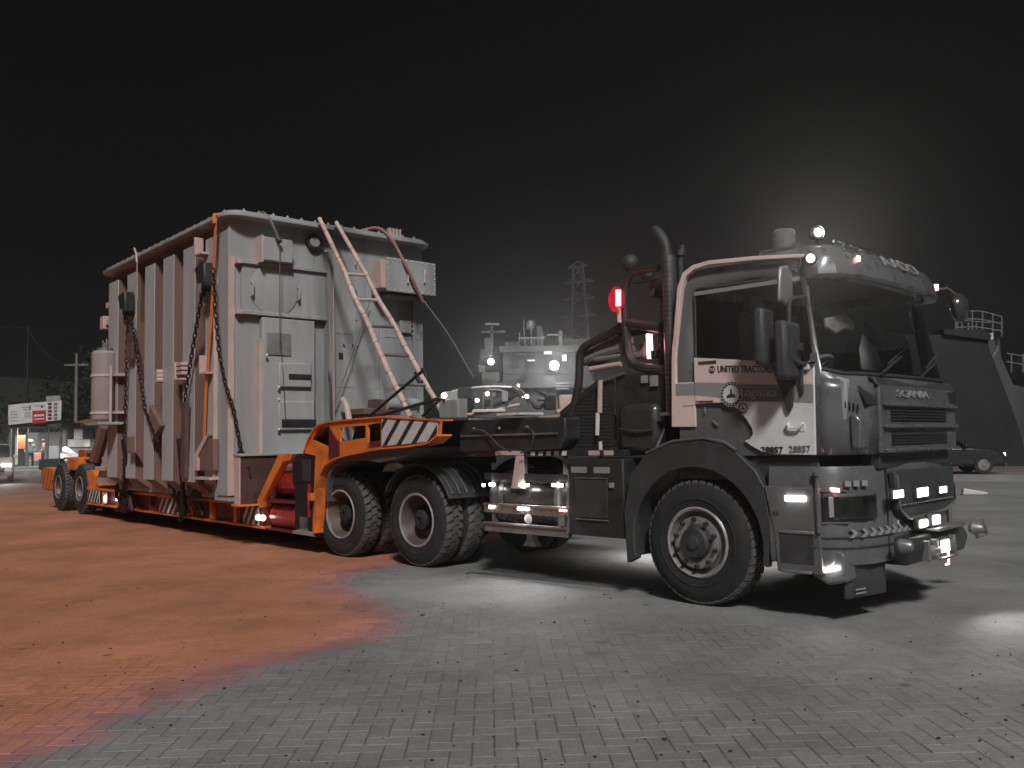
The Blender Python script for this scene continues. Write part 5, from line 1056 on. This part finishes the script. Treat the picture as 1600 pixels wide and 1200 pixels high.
# ---- ship with the lit bridge
S = thing('cargo_ship', 'grey ship with a lit wheelhouse moored behind the truck', 'ship', (at(840,640,60).x, 60, 0))
ox = at(840,640,60).x
def sp3(u, v, Y=60): p = at(u, v, Y); return Vector((p.x-ox, p.y-60, p.z))
def sbox(u0, v0, u1, v1, y0, y1, nm, mat=shipgrey, par=None, bev=0):
    a, b = sp3(u0,v0,60+y0), sp3(u1,v1,60+y0); return MB().box(min(a.x,b.x),max(a.x,b.x),y0,y1,min(a.z,b.z),max(a.z,b.z)).build(nm, mat, par or S, bev)
h0, h1 = sp3(700,652), sp3(1250,652); MB().box(h0.x,h1.x,-2,10,-2,1.8).build('hull', shipdark, S)
sbox(740,604,930,655,0,9,'deckhouse'); sbox(786,545,925,604,.6,7,'wheelhouse'); sbox(780,541,930,548,.2,8,'bridge_roof'); sbox(770,598,930,604,-.6,8,'bridge_deck')
for i in range(5):
    u0 = 806+i*17+(-8 if i == 0 else 0); wv = sbox(u0,556,u0+13,577,.5,.62,'bridge_window', shipdark); 
    sbox(u0-2,554,u0,579,.45,.62,'window_post')
sbox(790,577,885,583,.5,.7,'window_sill'); sbox(806,552,822,555,.3,.5,'window_hood'); sbox(824,562,836,564,.3,.5,'window_hood', stw); sbox(850,549,862,553,.1,.5,'window_hood', stw)
sbox(792,586,820,596,.5,.65,'side_panel'); sbox(790,604,818,607,-.2,.1,'hood_rail', shipdark); sbox(818,586,824,604,-.1,.3,'deck_post', shipdark)
MB().prism([(sp3(822,602).x,sp3(822,602).z),(sp3(868,624).x,sp3(868,624).z),(sp3(868,620).x,sp3(868,620).z),(sp3(822,596).x,sp3(822,596).z)], 'y', -.3, .1).build('stair_string', shipdark, S)
for i in range(3): sbox(869,598+i*4,889,600+i*4,-.8,-.7,'bridge_rail', rail_m)
sbox(750,546,770,558,0,1.2,'wing_cabin'); sbox(757,528,771,546,.2,1.4,'wing_locker'); sbox(751,546,769,556,-.05,.0,'wing_window', shipdark); sbox(748,570,758,582,0,1,'wing_box'); sbox(753,582,780,596,.1,3,'wing_base'); sbox(754,592,776,602,0,.1,'wing_window', shipdark)
sbox(758,505,780,507.5,0,.4,'radar_scanner', rail_m); sbox(766,507,771,530,.1,.4,'radar_post', shipgrey); sbox(752,517,790,520,.1,.3,'radar_platform', shipgrey)
for u0,u1,v0 in ((818,820,498),(811,813,520),(829,831,508),(873,879,517),(845,849,520)): sbox(u0,v0,u1,545,1,1.3,'mast_pole', rail_m)
sbox(839,509,847,543,1,2.5,'funnel'); MB().ball(sp3(829.5,504)+Vector((0,1.1,0)), .35, 12).build('radar_dome', rail_m, S); sbox(855,522,880,524,1,1.3,'signal_yard', rail_m); sbox(789,535,812,541,.8,1.6,'roof_locker'); sbox(880,530,925,541,1,4,'roof_house')
for k_ in range(8): sbox(810+k_*5,528,811+k_*5,541,.7,.75,'roof_rail_post', rail_m)
sbox(810,527,852,528.5,.7,.75,'roof_rail', rail_m)
def flood(u, v, r_, pw, par, Y, oxyz):
    p = at(u, v, Y); l_ = Vector((p.x-oxyz[0], p.y-oxyz[1], p.z)); MB().ball(l_, r_, 14).build('flood_lamp', EM('flood lamp glow', (1,.985,.96), 30), par)
    MB().cbox(l_+Vector((0,.25,0)), (r_*2.2,.3,r_*2.0)).build('flood_housing', shipdark, par)
    ld = bpy.data.lights.new('flood_light','POINT'); ld.energy = pw; ld.shadow_soft_size = .25; lo_ = bpy.data.objects.new('flood_light', ld); col.objects.link(lo_); lo_.parent = par; lo_.location = l_+Vector((0,-1.9,0))
flood(866,571,.30,650,S,58.8,(ox,60)); flood(767,565,.20,220,S,58.8,(ox,60))
sbox(879,555,885,563,.3,.6,'wall_lamp', lamp_s); sbox(808,600,812,606,-.6,-.4,'deck_lamp', lamp_s)
# ---- deck crane pieces and hoses on a barge in front of the ship
bg_ = thing('work_barge', 'low barge loaded with pipes, hoses and winches in front of the ship', 'barge', (at(780,640,36).x, 36, 0)); bx_ = at(780,640,36).x
def bp3(u, v, Y=36): p = at(u, v, Y); return Vector((p.x-bx_, p.y-36, p.z))
MB().box(bp3(690,650).x,bp3(920,650).x,-1,6,-1.9,1.5).build('hull', shipdark, bg_, .05)
def btube(P, r_, mat, nm): return MB().tube(round_path([bp3(*q) for q in P], .4), r_, 8).build(nm, mat, bg_)
btube([(706,612),(740,606),(770,604),(806,606),(818,614),(830,636)], .07, steel, 'boom_pipe'); btube([(756,640),(757,612),(772,608),(790,612),(792,638)], .07, rail_m, 'hose_hoop'); btube([(770,634),(790,628),(812,612),(840,640),(856,628)], .08, shipdark, 'dark_hose'); btube([(722,648),(760,646),(790,636),(812,632)], .06, pinklight, 'pale_hose'); btube([(800,604),(812,612),(816,622)], .12, chrome, 'chrome_elbow')
for u0,v0,u1,v1,mt in ((740,640,790,644,stw),(738,641,741,648,stw),(790,628,792,648,rail_m),(694,612,716,646,tankp),(716,606,738,624,shipgrey),(784,612,794,628,tankp),(757,624,766,634,shipgrey),(770,614,776,622,steel),(840,622,862,626,rail_m),(850,618,868,640,shipdark)):
    a, b = bp3(u0,v0), bp3(u1,v1); MB().box(a.x,b.x,-.3,.3,b.z,a.z).build('deck_gear', mt, bg_, .03)
for u,v in ((746,626),(762,616),(823,620)): MB().ball(bp3(u,v)+Vector((0,-.3,0)), .09, 8).build('deck_lamp', lamp_s, bg_)
sbx = [(872,618,898,650,pinklight),(868,640,885,648,pinklight)]
for u0,v0,u1,v1,mt in sbx:
    a, b = bp3(u0,v0), bp3(u1,v1); MB().box(a.x,b.x,-.6,.2,b.z,a.z).build('sack_pile', mt, bg_, .08)
# cream bollard block on the truck's catwalk end
bl = thing('cream_block', 'cream wrapped block standing on the truck chassis behind the chequer guard', 'block', TRUCK); a, b = ts(848,660,-.85), ts(876,706,-.85); MB().box(a.x,b.x,-.95,-.6,b.z,a.z).build('block', M('cream wrap', (.58,.40,.34), .7, var=.3, scale=5, bump=.3), bl, .03); MB().bar((a.x-.05,-.97,a.z+.03),(b.x+.25,-.97,a.z+.06),.06,.05).bar((a.x-.03,-.97,a.z-.05),(b.x+.25,-.97,a.z-.03),.05,.04).build('block_lid', pinklight, bl)
# ---- high bow to the right
B = thing('ship_bow', 'tall dark ship bow with railed platform at the right edge', 'ship', (at(1520,700,44).x, 44, 0)); b0 = at(1520,700,44).x
def wp(u, v, Y=44): p = at(u, v, Y); return Vector((p.x-b0, p.y-44, p.z))
pl = [(p.x,p.z) for p in (wp(1380,760),wp(1380,522),wp(1476,523),wp(1530,525),wp(1542,533),wp(1590,660),wp(1615,760))]; MB().prism(pl, 'y', 0, 5).build('bow_ramp', shipdark, B, .05)
MB().prism([(p.x,p.z) for p in (wp(1542,533),wp(1540,524),wp(1568,527),wp(1571,556),wp(1590,600),wp(1640,612),wp(1640,760),wp(1616,762),wp(1590,660))], 'y', .4, 6).build('bow_side', M('weathered hull side', (.055,.055,.055), .6, var=.45, scale=1.5, streak=True), B)
MB().prism([(p.x,p.z) for p in (wp(1472,523),wp(1472,515),wp(1532,516),wp(1546,524),wp(1544,532))], 'y', -.2, 5).build('bow_cap', shipdark, B)
MB().bar(wp(1553,558)+Vector((0,.2,0)), wp(1563,540)+Vector((0,.2,0)), .12, .1).build('fairlead', rail_m, B); q = wp(1541,526); MB().box(q.x-.1,q.x+.3,-.1,.3,q.z-.15,q.z+.15).build('lamp_box', stw, B)
tp_ = [(1493,522,487,0),(1519,520,486,0),(1535,522,486.5,0),(1551,524,491,0),(1565,526,495,0)]
for i, (u, vb, vt, _) in enumerate(tp_): MB().tube([wp(u,vb), wp(u,vt)], .045, 6).build('rail_post', rail_m, B)
for k_ in range(3):
    P = [wp(u, vt+(vb-vt)*k_*.36) for u,vb,vt,_ in tp_]; MB().tube(P, .04, 6).build('rail', rail_m, B)
back = [(1496,522,500),(1503,522,502),(1513,521,504),(1525,521,505)]
for u,vb,vt in back: MB().tube([wp(u,vb,47), wp(u,vt,47)], .045, 6).build('rail_post', rail_m, B)
MB().tube([wp(1490,499,47), wp(1500,500,47), wp(1530,503,47), wp(1562,505,47)], .035, 6).build('rail', rail_m, B); MB().box(wp(1496,520).x,wp(1530,520).x,1.5,2.5,wp(1500,521).z,wp(1500,512).z).build('windlass', shipgrey, B, .1)
for u in (1580,1598): MB().tube([wp(u,582,46), wp(u,553,46)], .05, 6).build('rail_post', rail_m, B)
for dv in (0, 13): MB().tube([wp(1572,552+dv,46), wp(1600,557+dv,46), wp(1640,562+dv,46)], .04, 6).build('rail', rail_m, B)
# ---- pylon
PY = 150; pc = at(907,600,PY); Pn = thing('power_pylon', 'faint lattice power pylon rising behind the ship', 'pylon', (pc.x, PY, 0))
def pp_(u, v): p = at(u, v, PY); return (p.x-pc.x, p.z)
m_lat = M('pylon steel', (.02,.02,.02), .6, .4); hgt = pp_(907,414)[1]
def lat(z0, z1, w0, w1, n, nm):
    m_ = MB()
    for i in range(n):
        za, zb = z0+(z1-z0)*i/n, z0+(z1-z0)*(i+1)/n; wa, wb = w0+(w1-w0)*i/n, w0+(w1-w0)*(i+1)/n
        for sx, sy in ((1,1),(1,-1),(-1,1),(-1,-1)): m_.bar((sx*wa,sy*wa,za),(sx*wb,sy*wb,zb),.28,.28)
        for sy in (1,-1): m_.bar((-wa,sy*wa,za),(wb,sy*wb,zb),.16,.16).bar((wa,sy*wa,za),(-wb,sy*wb,zb),.16,.16)
    return tag(m_.build(nm, m_lat, Pn), kind='stuff')
lat(0, hgt*.55, 3.2, 1.5, 6, 'tower_body'); lat(hgt*.55, hgt, 1.5, .8, 6, 'tower_top')
for v_, wd in ((441,2.3),(467,2.4),(494,2.6),(417,1.4)):
    z = pp_(907,v_)[1]; MB().bar((-wd*1.15,0,z-.2),(wd*1.15,0,z+.2),.3,.3).bar((-wd*1.15,0,z-.2),(0,0,z+1.0),.18,.18).bar((wd*1.15,0,z+.2),(0,0,z+1.0),.18,.18).build('cross_arm', m_lat, Pn)
# ---- cars
def car(label, loc_, rz, paint, scale=1, lit=True):
    c = thing('parked_car', label, 'car', (loc_[0], loc_[1], rz)); c.scale = (scale,)*3
    MB().prism([(-2.1,.35),(-2.15,.8),(-1.95,.98),(.95,.98),(1.75,.88),(2.12,.74),(2.18,.4),(2.0,.28),(-2.0,.28)], 'y', -.85, .85).build('body', paint, c, .09)
    MB().prism([(-1.75,.97),(-1.35,1.45),(.1,1.48),(.95,.97)], 'y', -.74, .74).build('cabin', GLASS('car glass', (.05,.05,.05), .9), c, .06); MB().prism([(-1.35,1.44),(-1.2,1.49),(.0,1.51),(.1,1.47)], 'y', -.70, .70).build('roof', paint, c, .02)
    for x_ in (-1.35,1.35):
        for s in (-1,1):
            wv = MB().lathe([(.2,-.1),(.32,-.1),(.33,0),(.32,.1),(.2,.1)], c=(x_,s*.78,.33), seg=20).build('wheel', rubber, c); MB().lathe([(.2,s*.105),(.001,s*.11)], c=(x_,s*.78,.33), seg=16, cap=False).build('rim', alu, wv)
    for s in (-1,1): MB().cbox((2.08,s*.62,.68), (.12,.32,.13)).build('headlight', lamp_w if lit else alu, c, .02); MB().cbox((.75,s*.95,1.02), (.12,.16,.12)).build('mirror', paint, c, .03)
    MB().cbox((2.17,0,.5), (.04,1.1,.16)).build('grille', black, c); MB().cbox((2.16,0,.32), (.06,1.5,.1)).build('bumper', chrome, c); return c
silver = M('silver car paint', (.035,.035,.035), .25, .5, var=.08, coat=.8); whitec = M('white car paint', (.55,.47,.44), .35, var=.08, coat=.5)
car('silver car parked at the quay kerb behind the truck', (at(1462,720,33).x, 33), R(-8), silver); lamp_light((2.3,-.62,.7), (1,-.6,0), 8, 120, par=bpy.data.objects['parked_car'])
car('pale car with dazzling headlights at the left edge', (at(-28,720,41).x, 41.5), R(-60), whitec, 1.15); lamp_light((2.35,.62,.7), (1,.2,.0), 160, 100, par=bpy.data.objects['parked_car.001'])
# ---- gate hut, sign board, people at the left
GY = 52
def gp3(u, v, Y=GY): return at(u, v, Y)
a, b = gp3(8,737,50), gp3(170,737,50); tag(MB().box(a.x-30,a.x+14,50,66,-.3,.3).build('pavement', concrete, None, .03), 'raised concrete pavement under the gate hut', kind='structure')
gx = gp3(60,700).x; Hh = thing('gate_shelter', 'open gate shelter with lit ceiling tubes and steel posts', 'shelter', (gx, GY, 0))
def gl(u, v, Y=GY): p = at(u, v, Y); return Vector((p.x-gx, p.y-GY, p.z))
def gbox(u0, v0, u1, v1, y0, y1, nm, mat, par, bev=0, off=None):
    a, b = gl(u0,v0,GY+y0), gl(u1,v1,GY+y0); return MB().box(min(a.x,b.x),max(a.x,b.x),y0,y1,min(a.z,b.z),max(a.z,b.z)).build(nm, mat, par, bev)
for u0 in (14,40,72,93): gbox(u0,666,u0+2.2,730,0,.12,'post', rail_m, Hh)
gbox(12,661,96,667,-.3,4,'roof_slab', shipgrey, Hh); gbox(42,676,92,729,3.2,3.4,'back_wall', M('hut panel', (.20,.20,.195), .6, var=.15), Hh); gbox(14,676,42,729,3.2,3.4,'back_wall', shipdark, Hh); gbox(70,697,94,729,2.6,2.8,'counter', tankp, Hh); gbox(12,730,100,735,-.4,4,'floor_slab', concrete, Hh)
for u0 in (30,46,56,66): gbox(u0,664.6,u0+6,666,.4,.8,'ceiling_tube', lamp_w, Hh)
gbox(24,668,26,726,.2,.3,'white_post', stw, Hh)
ld = bpy.data.lights.new('shelter_light','AREA'); ld.energy = 160; ld.shape = 'RECTANGLE'; ld.size = 3; ld.size_y = .3; lo_ = bpy.data.objects.new('shelter_light', ld); col.objects.link(lo_); lo_.parent = Hh; lo_.location = gl(52,669,GY+.8)
bn = thing('orange_banner', 'orange banner hanging inside the gate shelter', 'banner', (gx, GY, 0)); gbox(28,680,40,701,1.0,1.03,'cloth', M('orange banner cloth', (.75,.25,.10), .7, var=.15), bn)
sg = thing('sign_board', 'wide white sign board with a red panel and rows of small pictures', 'sign', (gx, GY, 0))
def quadboard(P, y0, y1, nm, mat, par): return MB().prism([(gl(u,v,GY+y0).x, gl(u,v,GY+y0).z) for u,v in P], 'y', y0, y1).build(nm, mat, par)
quadboard([(13,633),(31,631),(96,625.5),(95,656),(31,662),(13,664)], -.5, -.42, 'board', stw, sg); quadboard([(72,619),(94,618),(94,626),(72,628)], -.5, -.42, 'top_board', tankp, sg)
quadboard([(50.5,642),(71.5,641),(71.5,661),(50.5,662)], -.53, -.505, 'red_panel', M('sign red', (.42,.02,.02), .5, var=.1), sg)
for i in range(5):
    for u0 in (75,84): quadboard([(u0,629.5+i*5.6),(u0+5.8,629+i*5.6),(u0+5.8,633+i*5.6),(u0,633.5+i*5.6)], -.515, -.505, 'picture', decalg if u0 > 80 else darkred, sg)
for i, (u0,u1,v) in enumerate(((16,26,643.5),(15,28,647.5),(15,28,652),(16,27,657.5),(33,48,636),(38,48,645),(38,48,648),(38,48,651),(36,48,640),(55,70,633.5))): quadboard([(u0,v),(u1,v-.5),(u1,v+.6),(u0,v+1.1)], -.51, -.502, 'printed_line', decalg, sg)
quadboard([(46,633),(47.6,633),(47.6,640),(46,640)], -.51, -.502, 'printed_figure', decal, sg); quadboard([(64,634),(67,633.6),(67,637),(64,637.4)], -.51, -.502, 'printed_figure', decal, sg)
quadboard([(53,648),(69,647),(69,650),(53,651)], -.535, -.531, 'printed_line', stw, sg); quadboard([(53,654),(69,653.3),(69,655),(53,655.7)], -.535, -.531, 'printed_line', stw, sg)
hu = thing('site_office', 'low white site office with brown hipped roof behind the trailer', 'building', (gx, GY, 0))
MB().box(gl(96,700,GY+3).x, gl(182,700,GY+3).x, 3, 9, .3, gl(130,664,GY+3).z).build('wall', tankp, hu)
r0 = [gl(92,664,GY+2), gl(186,660,GY+2)]; zt = gl(125,641,GY+5).z; ze = r0[0].z
MB().add([(r0[0].x,2,ze),(r0[1].x,2,ze),(r0[1].x,10,ze),(r0[0].x,10,ze),(r0[0].x+2.6,6,zt),(r0[1].x-1.5,6,zt)], [(0,1,5,4),(1,2,5),(2,3,4,5),(3,0,4),(3,2,1,0)]).build('roof', M('brown roof sheet', (.22,.11,.08), .6, var=.25, scale=2), hu)
MB().box(r0[0].x-.05,r0[1].x+.05,1.9,2.05,ze-.22,ze).build('fascia', shipdark, hu)
for u0,u1,mt in ((105,114,shipdark),(116,129,stw),(131,146,shipdark),(152,160,stw)):
    f_ = gbox(u0,670,u1,686,2.88,2.96,'window', mt, hu); gbox(u0-.8,669,u1+.8,687,2.96,2.99,'frame', stw, f_)
gbox(107,687,141,698,2.85,2.98,'notice_board', stw, hu); gbox(97,672,103,700,2.9,2.98,'door', rail_m, hu); gbox(143,688,152,698,2.85,2.98,'notice_board', rail_m, hu)
MB().add([tuple(gl(*q)) for q in ((95,723,51),(125,712,51),(103,697,52.5),(94,700,52.5))], [(0,1,2,3)]).build('awning', stw, hu)
bi = thing('parked_motorbike', 'dark motorbike parked in front of the site office', 'motorbike', (gl(135,712,47).x+gx, 47, 0)); zb3 = .0
for x_ in (-.6,.6): MB().lathe([(.22,-.05),(.3,-.05),(.3,.05),(.22,.05)], c=(x_,0,.3), seg=18).build('wheel', rubber, bi)
MB().prism([(-.8,.6),(-.7,.75),(-.1,.72),(.1,.85),(.4,.82),(.5,.55),(.2,.3),(-.3,.3)], 'y', -.12, .12).build('body', black, bi, .04); MB().tube([(.6,0,.3),(.42,0,.95),(.38,-.3,1.02)], .03, 6).tube([(.42,0,.95),(.38,.3,1.02)], .03, 6).build('handlebar', steel, bi)
bn2 = thing('dark_bin', 'dark low bin beside the shelter counter', 'bin', (gl(81,725,50.4).x+gx, 50.4, 0)); MB().box(-.6,.6,-.3,.3,.3,.85).build('bin_body', black, bn2, .05); MB().box(-.62,.62,-.32,.32,.855,.92).build('bin_lid', plast, bn2, .02)
def person(label, u, v, Y, top, trousers, helmet=False, turn=0):
    p = at(u, v, Y); t_ = thing('person', label, 'person', (p.x, Y, turn), z=.3)
    me = bpy.data.meshes.new('body'); J = {'pel':(0,0,.95),'sp':(0,.02,1.15),'ch':(0,.03,1.36),'nk':(0,.02,1.5),'hd':(0,0,1.62),'lh':(.11,0,.9),'lk':(.13,-.02,.5),'la':(.13,.03,.08),'lt':(.14,-.14,.04),'rh':(-.11,0,.9),'rk':(-.13,-.05,.5),'ra':(-.13,.05,.08),'rtt':(-.14,-.12,.04),'ls':(.2,.03,1.4),'le':(.27,.02,1.14),'lw':(.2,-.18,1.06),'rs':(-.2,.03,1.4),'re':(-.28,.04,1.14),'rw':(-.24,-.12,.95)}
    K = list(J); E = [('pel','sp'),('sp','ch'),('ch','nk'),('nk','hd'),('pel','lh'),('lh','lk'),('lk','la'),('la','lt'),('pel','rh'),('rh','rk'),('rk','ra'),('ra','rtt'),('ch','ls'),('ls','le'),('le','lw'),('ch','rs'),('rs','re'),('re','rw')]
    me.from_pydata([J[k] for k in K], [(K.index(a), K.index(b)) for a, b in E], []); o = obj('body', me, t_); o.modifiers.new('skin','SKIN')
    rad = {'pel':.145,'sp':.14,'ch':.165,'nk':.06,'hd':.1,'lh':.1,'rh':.1,'lk':.07,'rk':.07,'la':.055,'ra':.055,'lt':.045,'rtt':.045,'ls':.075,'rs':.075,'le':.05,'re':.05,'lw':.04,'rw':.04}
    for i, k in enumerate(K): me.skin_vertices[0].data[i].radius = (rad[k],)*2; me.skin_vertices[0].data[i].use_root = (k == 'pel')
    o.modifiers.new('sub','SUBSURF').levels = 1
    m = bpy.data.materials.new('clothed body'); m.use_nodes = True; N = m.node_tree.nodes; Lk = m.node_tree.links; tc = N.new('ShaderNodeTexCoord'); sx = N.new('ShaderNodeSeparateXYZ'); Lk.new(tc.outputs['Object'], sx.inputs[0]); cr = N.new('ShaderNodeValToRGB'); cr.color_ramp.interpolation = 'CONSTANT'; mp = N.new('ShaderNodeMath'); mp.operation = 'DIVIDE'; mp.inputs[1].default_value = 2; Lk.new(sx.outputs[2], mp.inputs[0]); Lk.new(mp.outputs[0], cr.inputs[0])
    e = cr.color_ramp.elements; e[0].color = (.01,.01,.01,1); e[1].position = .05; e[1].color = (*trousers,1); q = e.new(.48); q.color = (*top,1); q = e.new(.735); q.color = (.25,.14,.1,1); Lk.new(cr.outputs[0], N['Principled BSDF'].inputs['Base Color']); me.materials.append(m)
    if helmet: MB().ball((0,0,1.66), .135, 14, (1,1.05,.85)).lathe([(.17,1.645),(.165,1.66),(.1,1.68)], 'z', (0,-.02,0), 16).build('helmet', stw, t_)
    else: MB().ball((0,.015,1.68), .105, 12, (1,1.05,.8)).build('hair', black, t_)
    return t_
person('person in a white helmet and grey shirt standing in the gate shelter', 47, 729, 53.0, (.16,.16,.16), (.012,.012,.014), True, R(20)); person('person in a pale brown shirt and dark trousers with back half turned', 67, 729, 53.0, (.30,.19,.17), (.012,.012,.014), False, R(-60)); 
vest = thing('folding_chair', 'pale folding chair with orange cloth between the two people', 'chair', (at(55,728,54).x, 54, 0)); 
for x_ in (-.22,.22):
    for y_ in (-.2,.2): MB().tube([(x_,y_,.3),(x_,y_,.78)], .02, 6).build('leg', rail_m, vest)
MB().box(-.26,.26,-.24,.24,.78,.82).build('seat', stw, vest); MB().box(-.26,.26,.2,.24,.85,1.25).build('backrest', stw, vest); MB().box(-.24,.24,.17,.195,.95,1.2).build('cloth', M('orange cloth', (.8,.2,.08), .7), vest)
# ---- trees, poles and hill at the left
hl2 = MB(); n = 40
for i in range(n+1):
    x_ = -170+i*150/n; hgt_ = 9+3*math.sin(i*.35)+1.5*math.sin(i*1.1)-(6 if i > 34 else 0)*(i-34)/6; hl2.v += [(x_,130,-1),(x_,140,hgt_),(x_,190,hgt_*1.1)]
for i in range(n): hl2.f += [(i*3,i*3+3,i*3+4,i*3+1),(i*3+1,i*3+4,i*3+5,i*3+2)]
tag(hl2.build('hill', M('dark hillside', (.010,.012,.009), .95, var=.5, scale=.2)), 'low dark hill behind the gate', kind='structure')
leafm = M('night foliage', (.018,.022,.014), .8, var=.5, scale=1); barkm = M('bark', (.10,.095,.09), .85, var=.4, scale=6)
def tree(label, u, Y, H_, seed, spread=2.2):
    rnd = random.Random(seed); p = at(u, 690, Y); t_ = thing('leafy_tree', label, 'tree', (p.x, Y, 0), 'trees behind the site office'); m_ = MB(); m_.tube([(0,0,0),(.1,.05,H_*.3),(-.1,.1,H_*.6),(0,0,H_*.85)], [.2,.15,.1,.04], 7); ends = []
    for k in range(9):
        z_ = H_*rnd.uniform(.35,.8); a = rnd.uniform(0,6.28); r_ = spread*rnd.uniform(.4,1); e_ = (r_*math.cos(a), r_*math.sin(a), z_+rnd.uniform(.4,1.4)); ends.append(e_); m_.tube([(0,0,z_),(e_[0]*.5,e_[1]*.5,z_+.2),e_], [.06,.045,.015], 5)
    m_.build('trunk', barkm, t_); g = MB()
    for k in range(1500):
        c = rnd.choice(ends); d = Vector((rnd.gauss(0,.55),rnd.gauss(0,.55),rnd.gauss(0,.5))); c = Vector(c)+d; a = Vector((rnd.uniform(-1,1),rnd.uniform(-1,1),rnd.uniform(-.6,.6))).normalized()*.16; b = a.cross(Vector((rnd.uniform(-1,1),rnd.uniform(-1,1),rnd.uniform(-1,1)))).normalized()*.08; g.add([c-a,c+b,c+a,c-b], [(0,1,2,3)])
    g.build('crown', leafm, t_, smooth=False, fix=False)
for i, (lb, u, Y, H_) in enumerate((('broad dark tree above the sign board', 60, 74, 6.5), ('dark tree left of the vessel, behind the office roof', 118, 72, 7.5), ('tall dark tree beside the expansion vessel', 150, 70, 9.0), ('dark tree at the far left edge', 5, 80, 6.5))): tree(lb, u, Y, H_, 11+i)
up_ = thing('utility_pole', 'pale utility pole with a short crossbar behind the sign board', 'pole', (at(118,690,66).x, 66, 0)); zt = at(118,552,66).z; MB().tube([(0,0,0),(0,0,zt)], [.16,.09], 8).build('pole', M('concrete pole', (.16,.16,.155), .8), up_); MB().box(-.9,.9,-.06,.06,zt-.95,zt-.8).build('crossbar', rail_m, up_)
u2 = thing('lamp_pole', 'dark thin pole rising above the sign board', 'pole', (at(41,690,70).x, 70, 0)); zt2 = at(41,508,70).z; MB().tube([(0,0,0),(0,0,zt2)], [.14,.07], 8).build('pole', shipdark, u2)
wr_ = thing('overhead_wire', 'dark cable sagging from the pole down to the trees', 'cable', (0,0,0)); MB().tube([at(0,512,70), at(41,512,70), at(60,540,70), at(80,562,70), at(118,572,66)], .05, 5).build('cable', shipdark, wr_)
# loose things on the ground
p0_, p1_ = hit(735,896,2,0,(0,0,0)), hit(1012,924,2,0,(0,0,0)); dc = tag(MB().bar((p0_.x,p0_.y,.008),(p1_.x,p1_.y,.008),.17,.016).build('drain_cover', M('steel drain cover', (.12,.12,.12), .6, .3, var=.3)), 'long flat steel drain cover in the paving beside the truck', 'drain cover')
MB().bar((p0_.x,p0_.y-.12,.006),(p1_.x,p1_.y-.12,.006),.05,.014).build('frame_edge', concrete, dc)
for k_, (lb, u, v) in enumerate((('dark pebble below the edge of the painted orange light', 660, 962),)): p = hit(u, v, 2, 0, (0,0,0)); t_ = thing('pebble', lb, 'stone', (p.x, p.y, 0)); MB().ball((0,0,.008), .022, 8, (1,.7,.5)).build('stone', black, t_)
g = MB(); rnd = random.Random(5)
for k_ in range(230):
    u, v = rnd.uniform(0,1600), 880+320*rnd.random()**1.3; p = hit(u, v, 2, 0, (0,0,0)); r_ = rnd.uniform(.004,.012)*(1.5 if rnd.random() < .1 else 1); g.ball((p.x,p.y,.002), r_, 6, (1,rnd.uniform(.5,1),.6))
tag(g.build('grit', M('dark grit', (.03,.028,.026), .9)), 'dark grit scattered over the paving', 'grit', kind='stuff')
cb = thing('pale_wedge', 'pale wedge lying by the quay kerb', 'stone', (at(1522,772,21.5).x, 21.5, R(-10))); MB().prism([(-.28,0),(.28,0),(.28,.06),(-.25,.16)], 'y', -.1, .1).build('stone', stw, cb, .02)  # low pale wedge on the ground

# ================================================================== haze
hm = bpy.data.materials.new('night haze'); hm.use_nodes = True; N = hm.node_tree.nodes; N.remove(N['Principled BSDF']); pv = N.new('ShaderNodeVolumePrincipled'); pv.inputs['Color'].default_value = (.95,.95,.95,1); pv.inputs['Density'].default_value = .0030; pv.inputs['Anisotropy'].default_value = .82
hm.node_tree.links.new(pv.outputs[0], N['Material Output'].inputs['Volume'])
tag(MB().box(-256,256,-56,264,-3.2,36).build('haze', hm, smooth=False), 'thin night haze over the yard', kind='stuff')
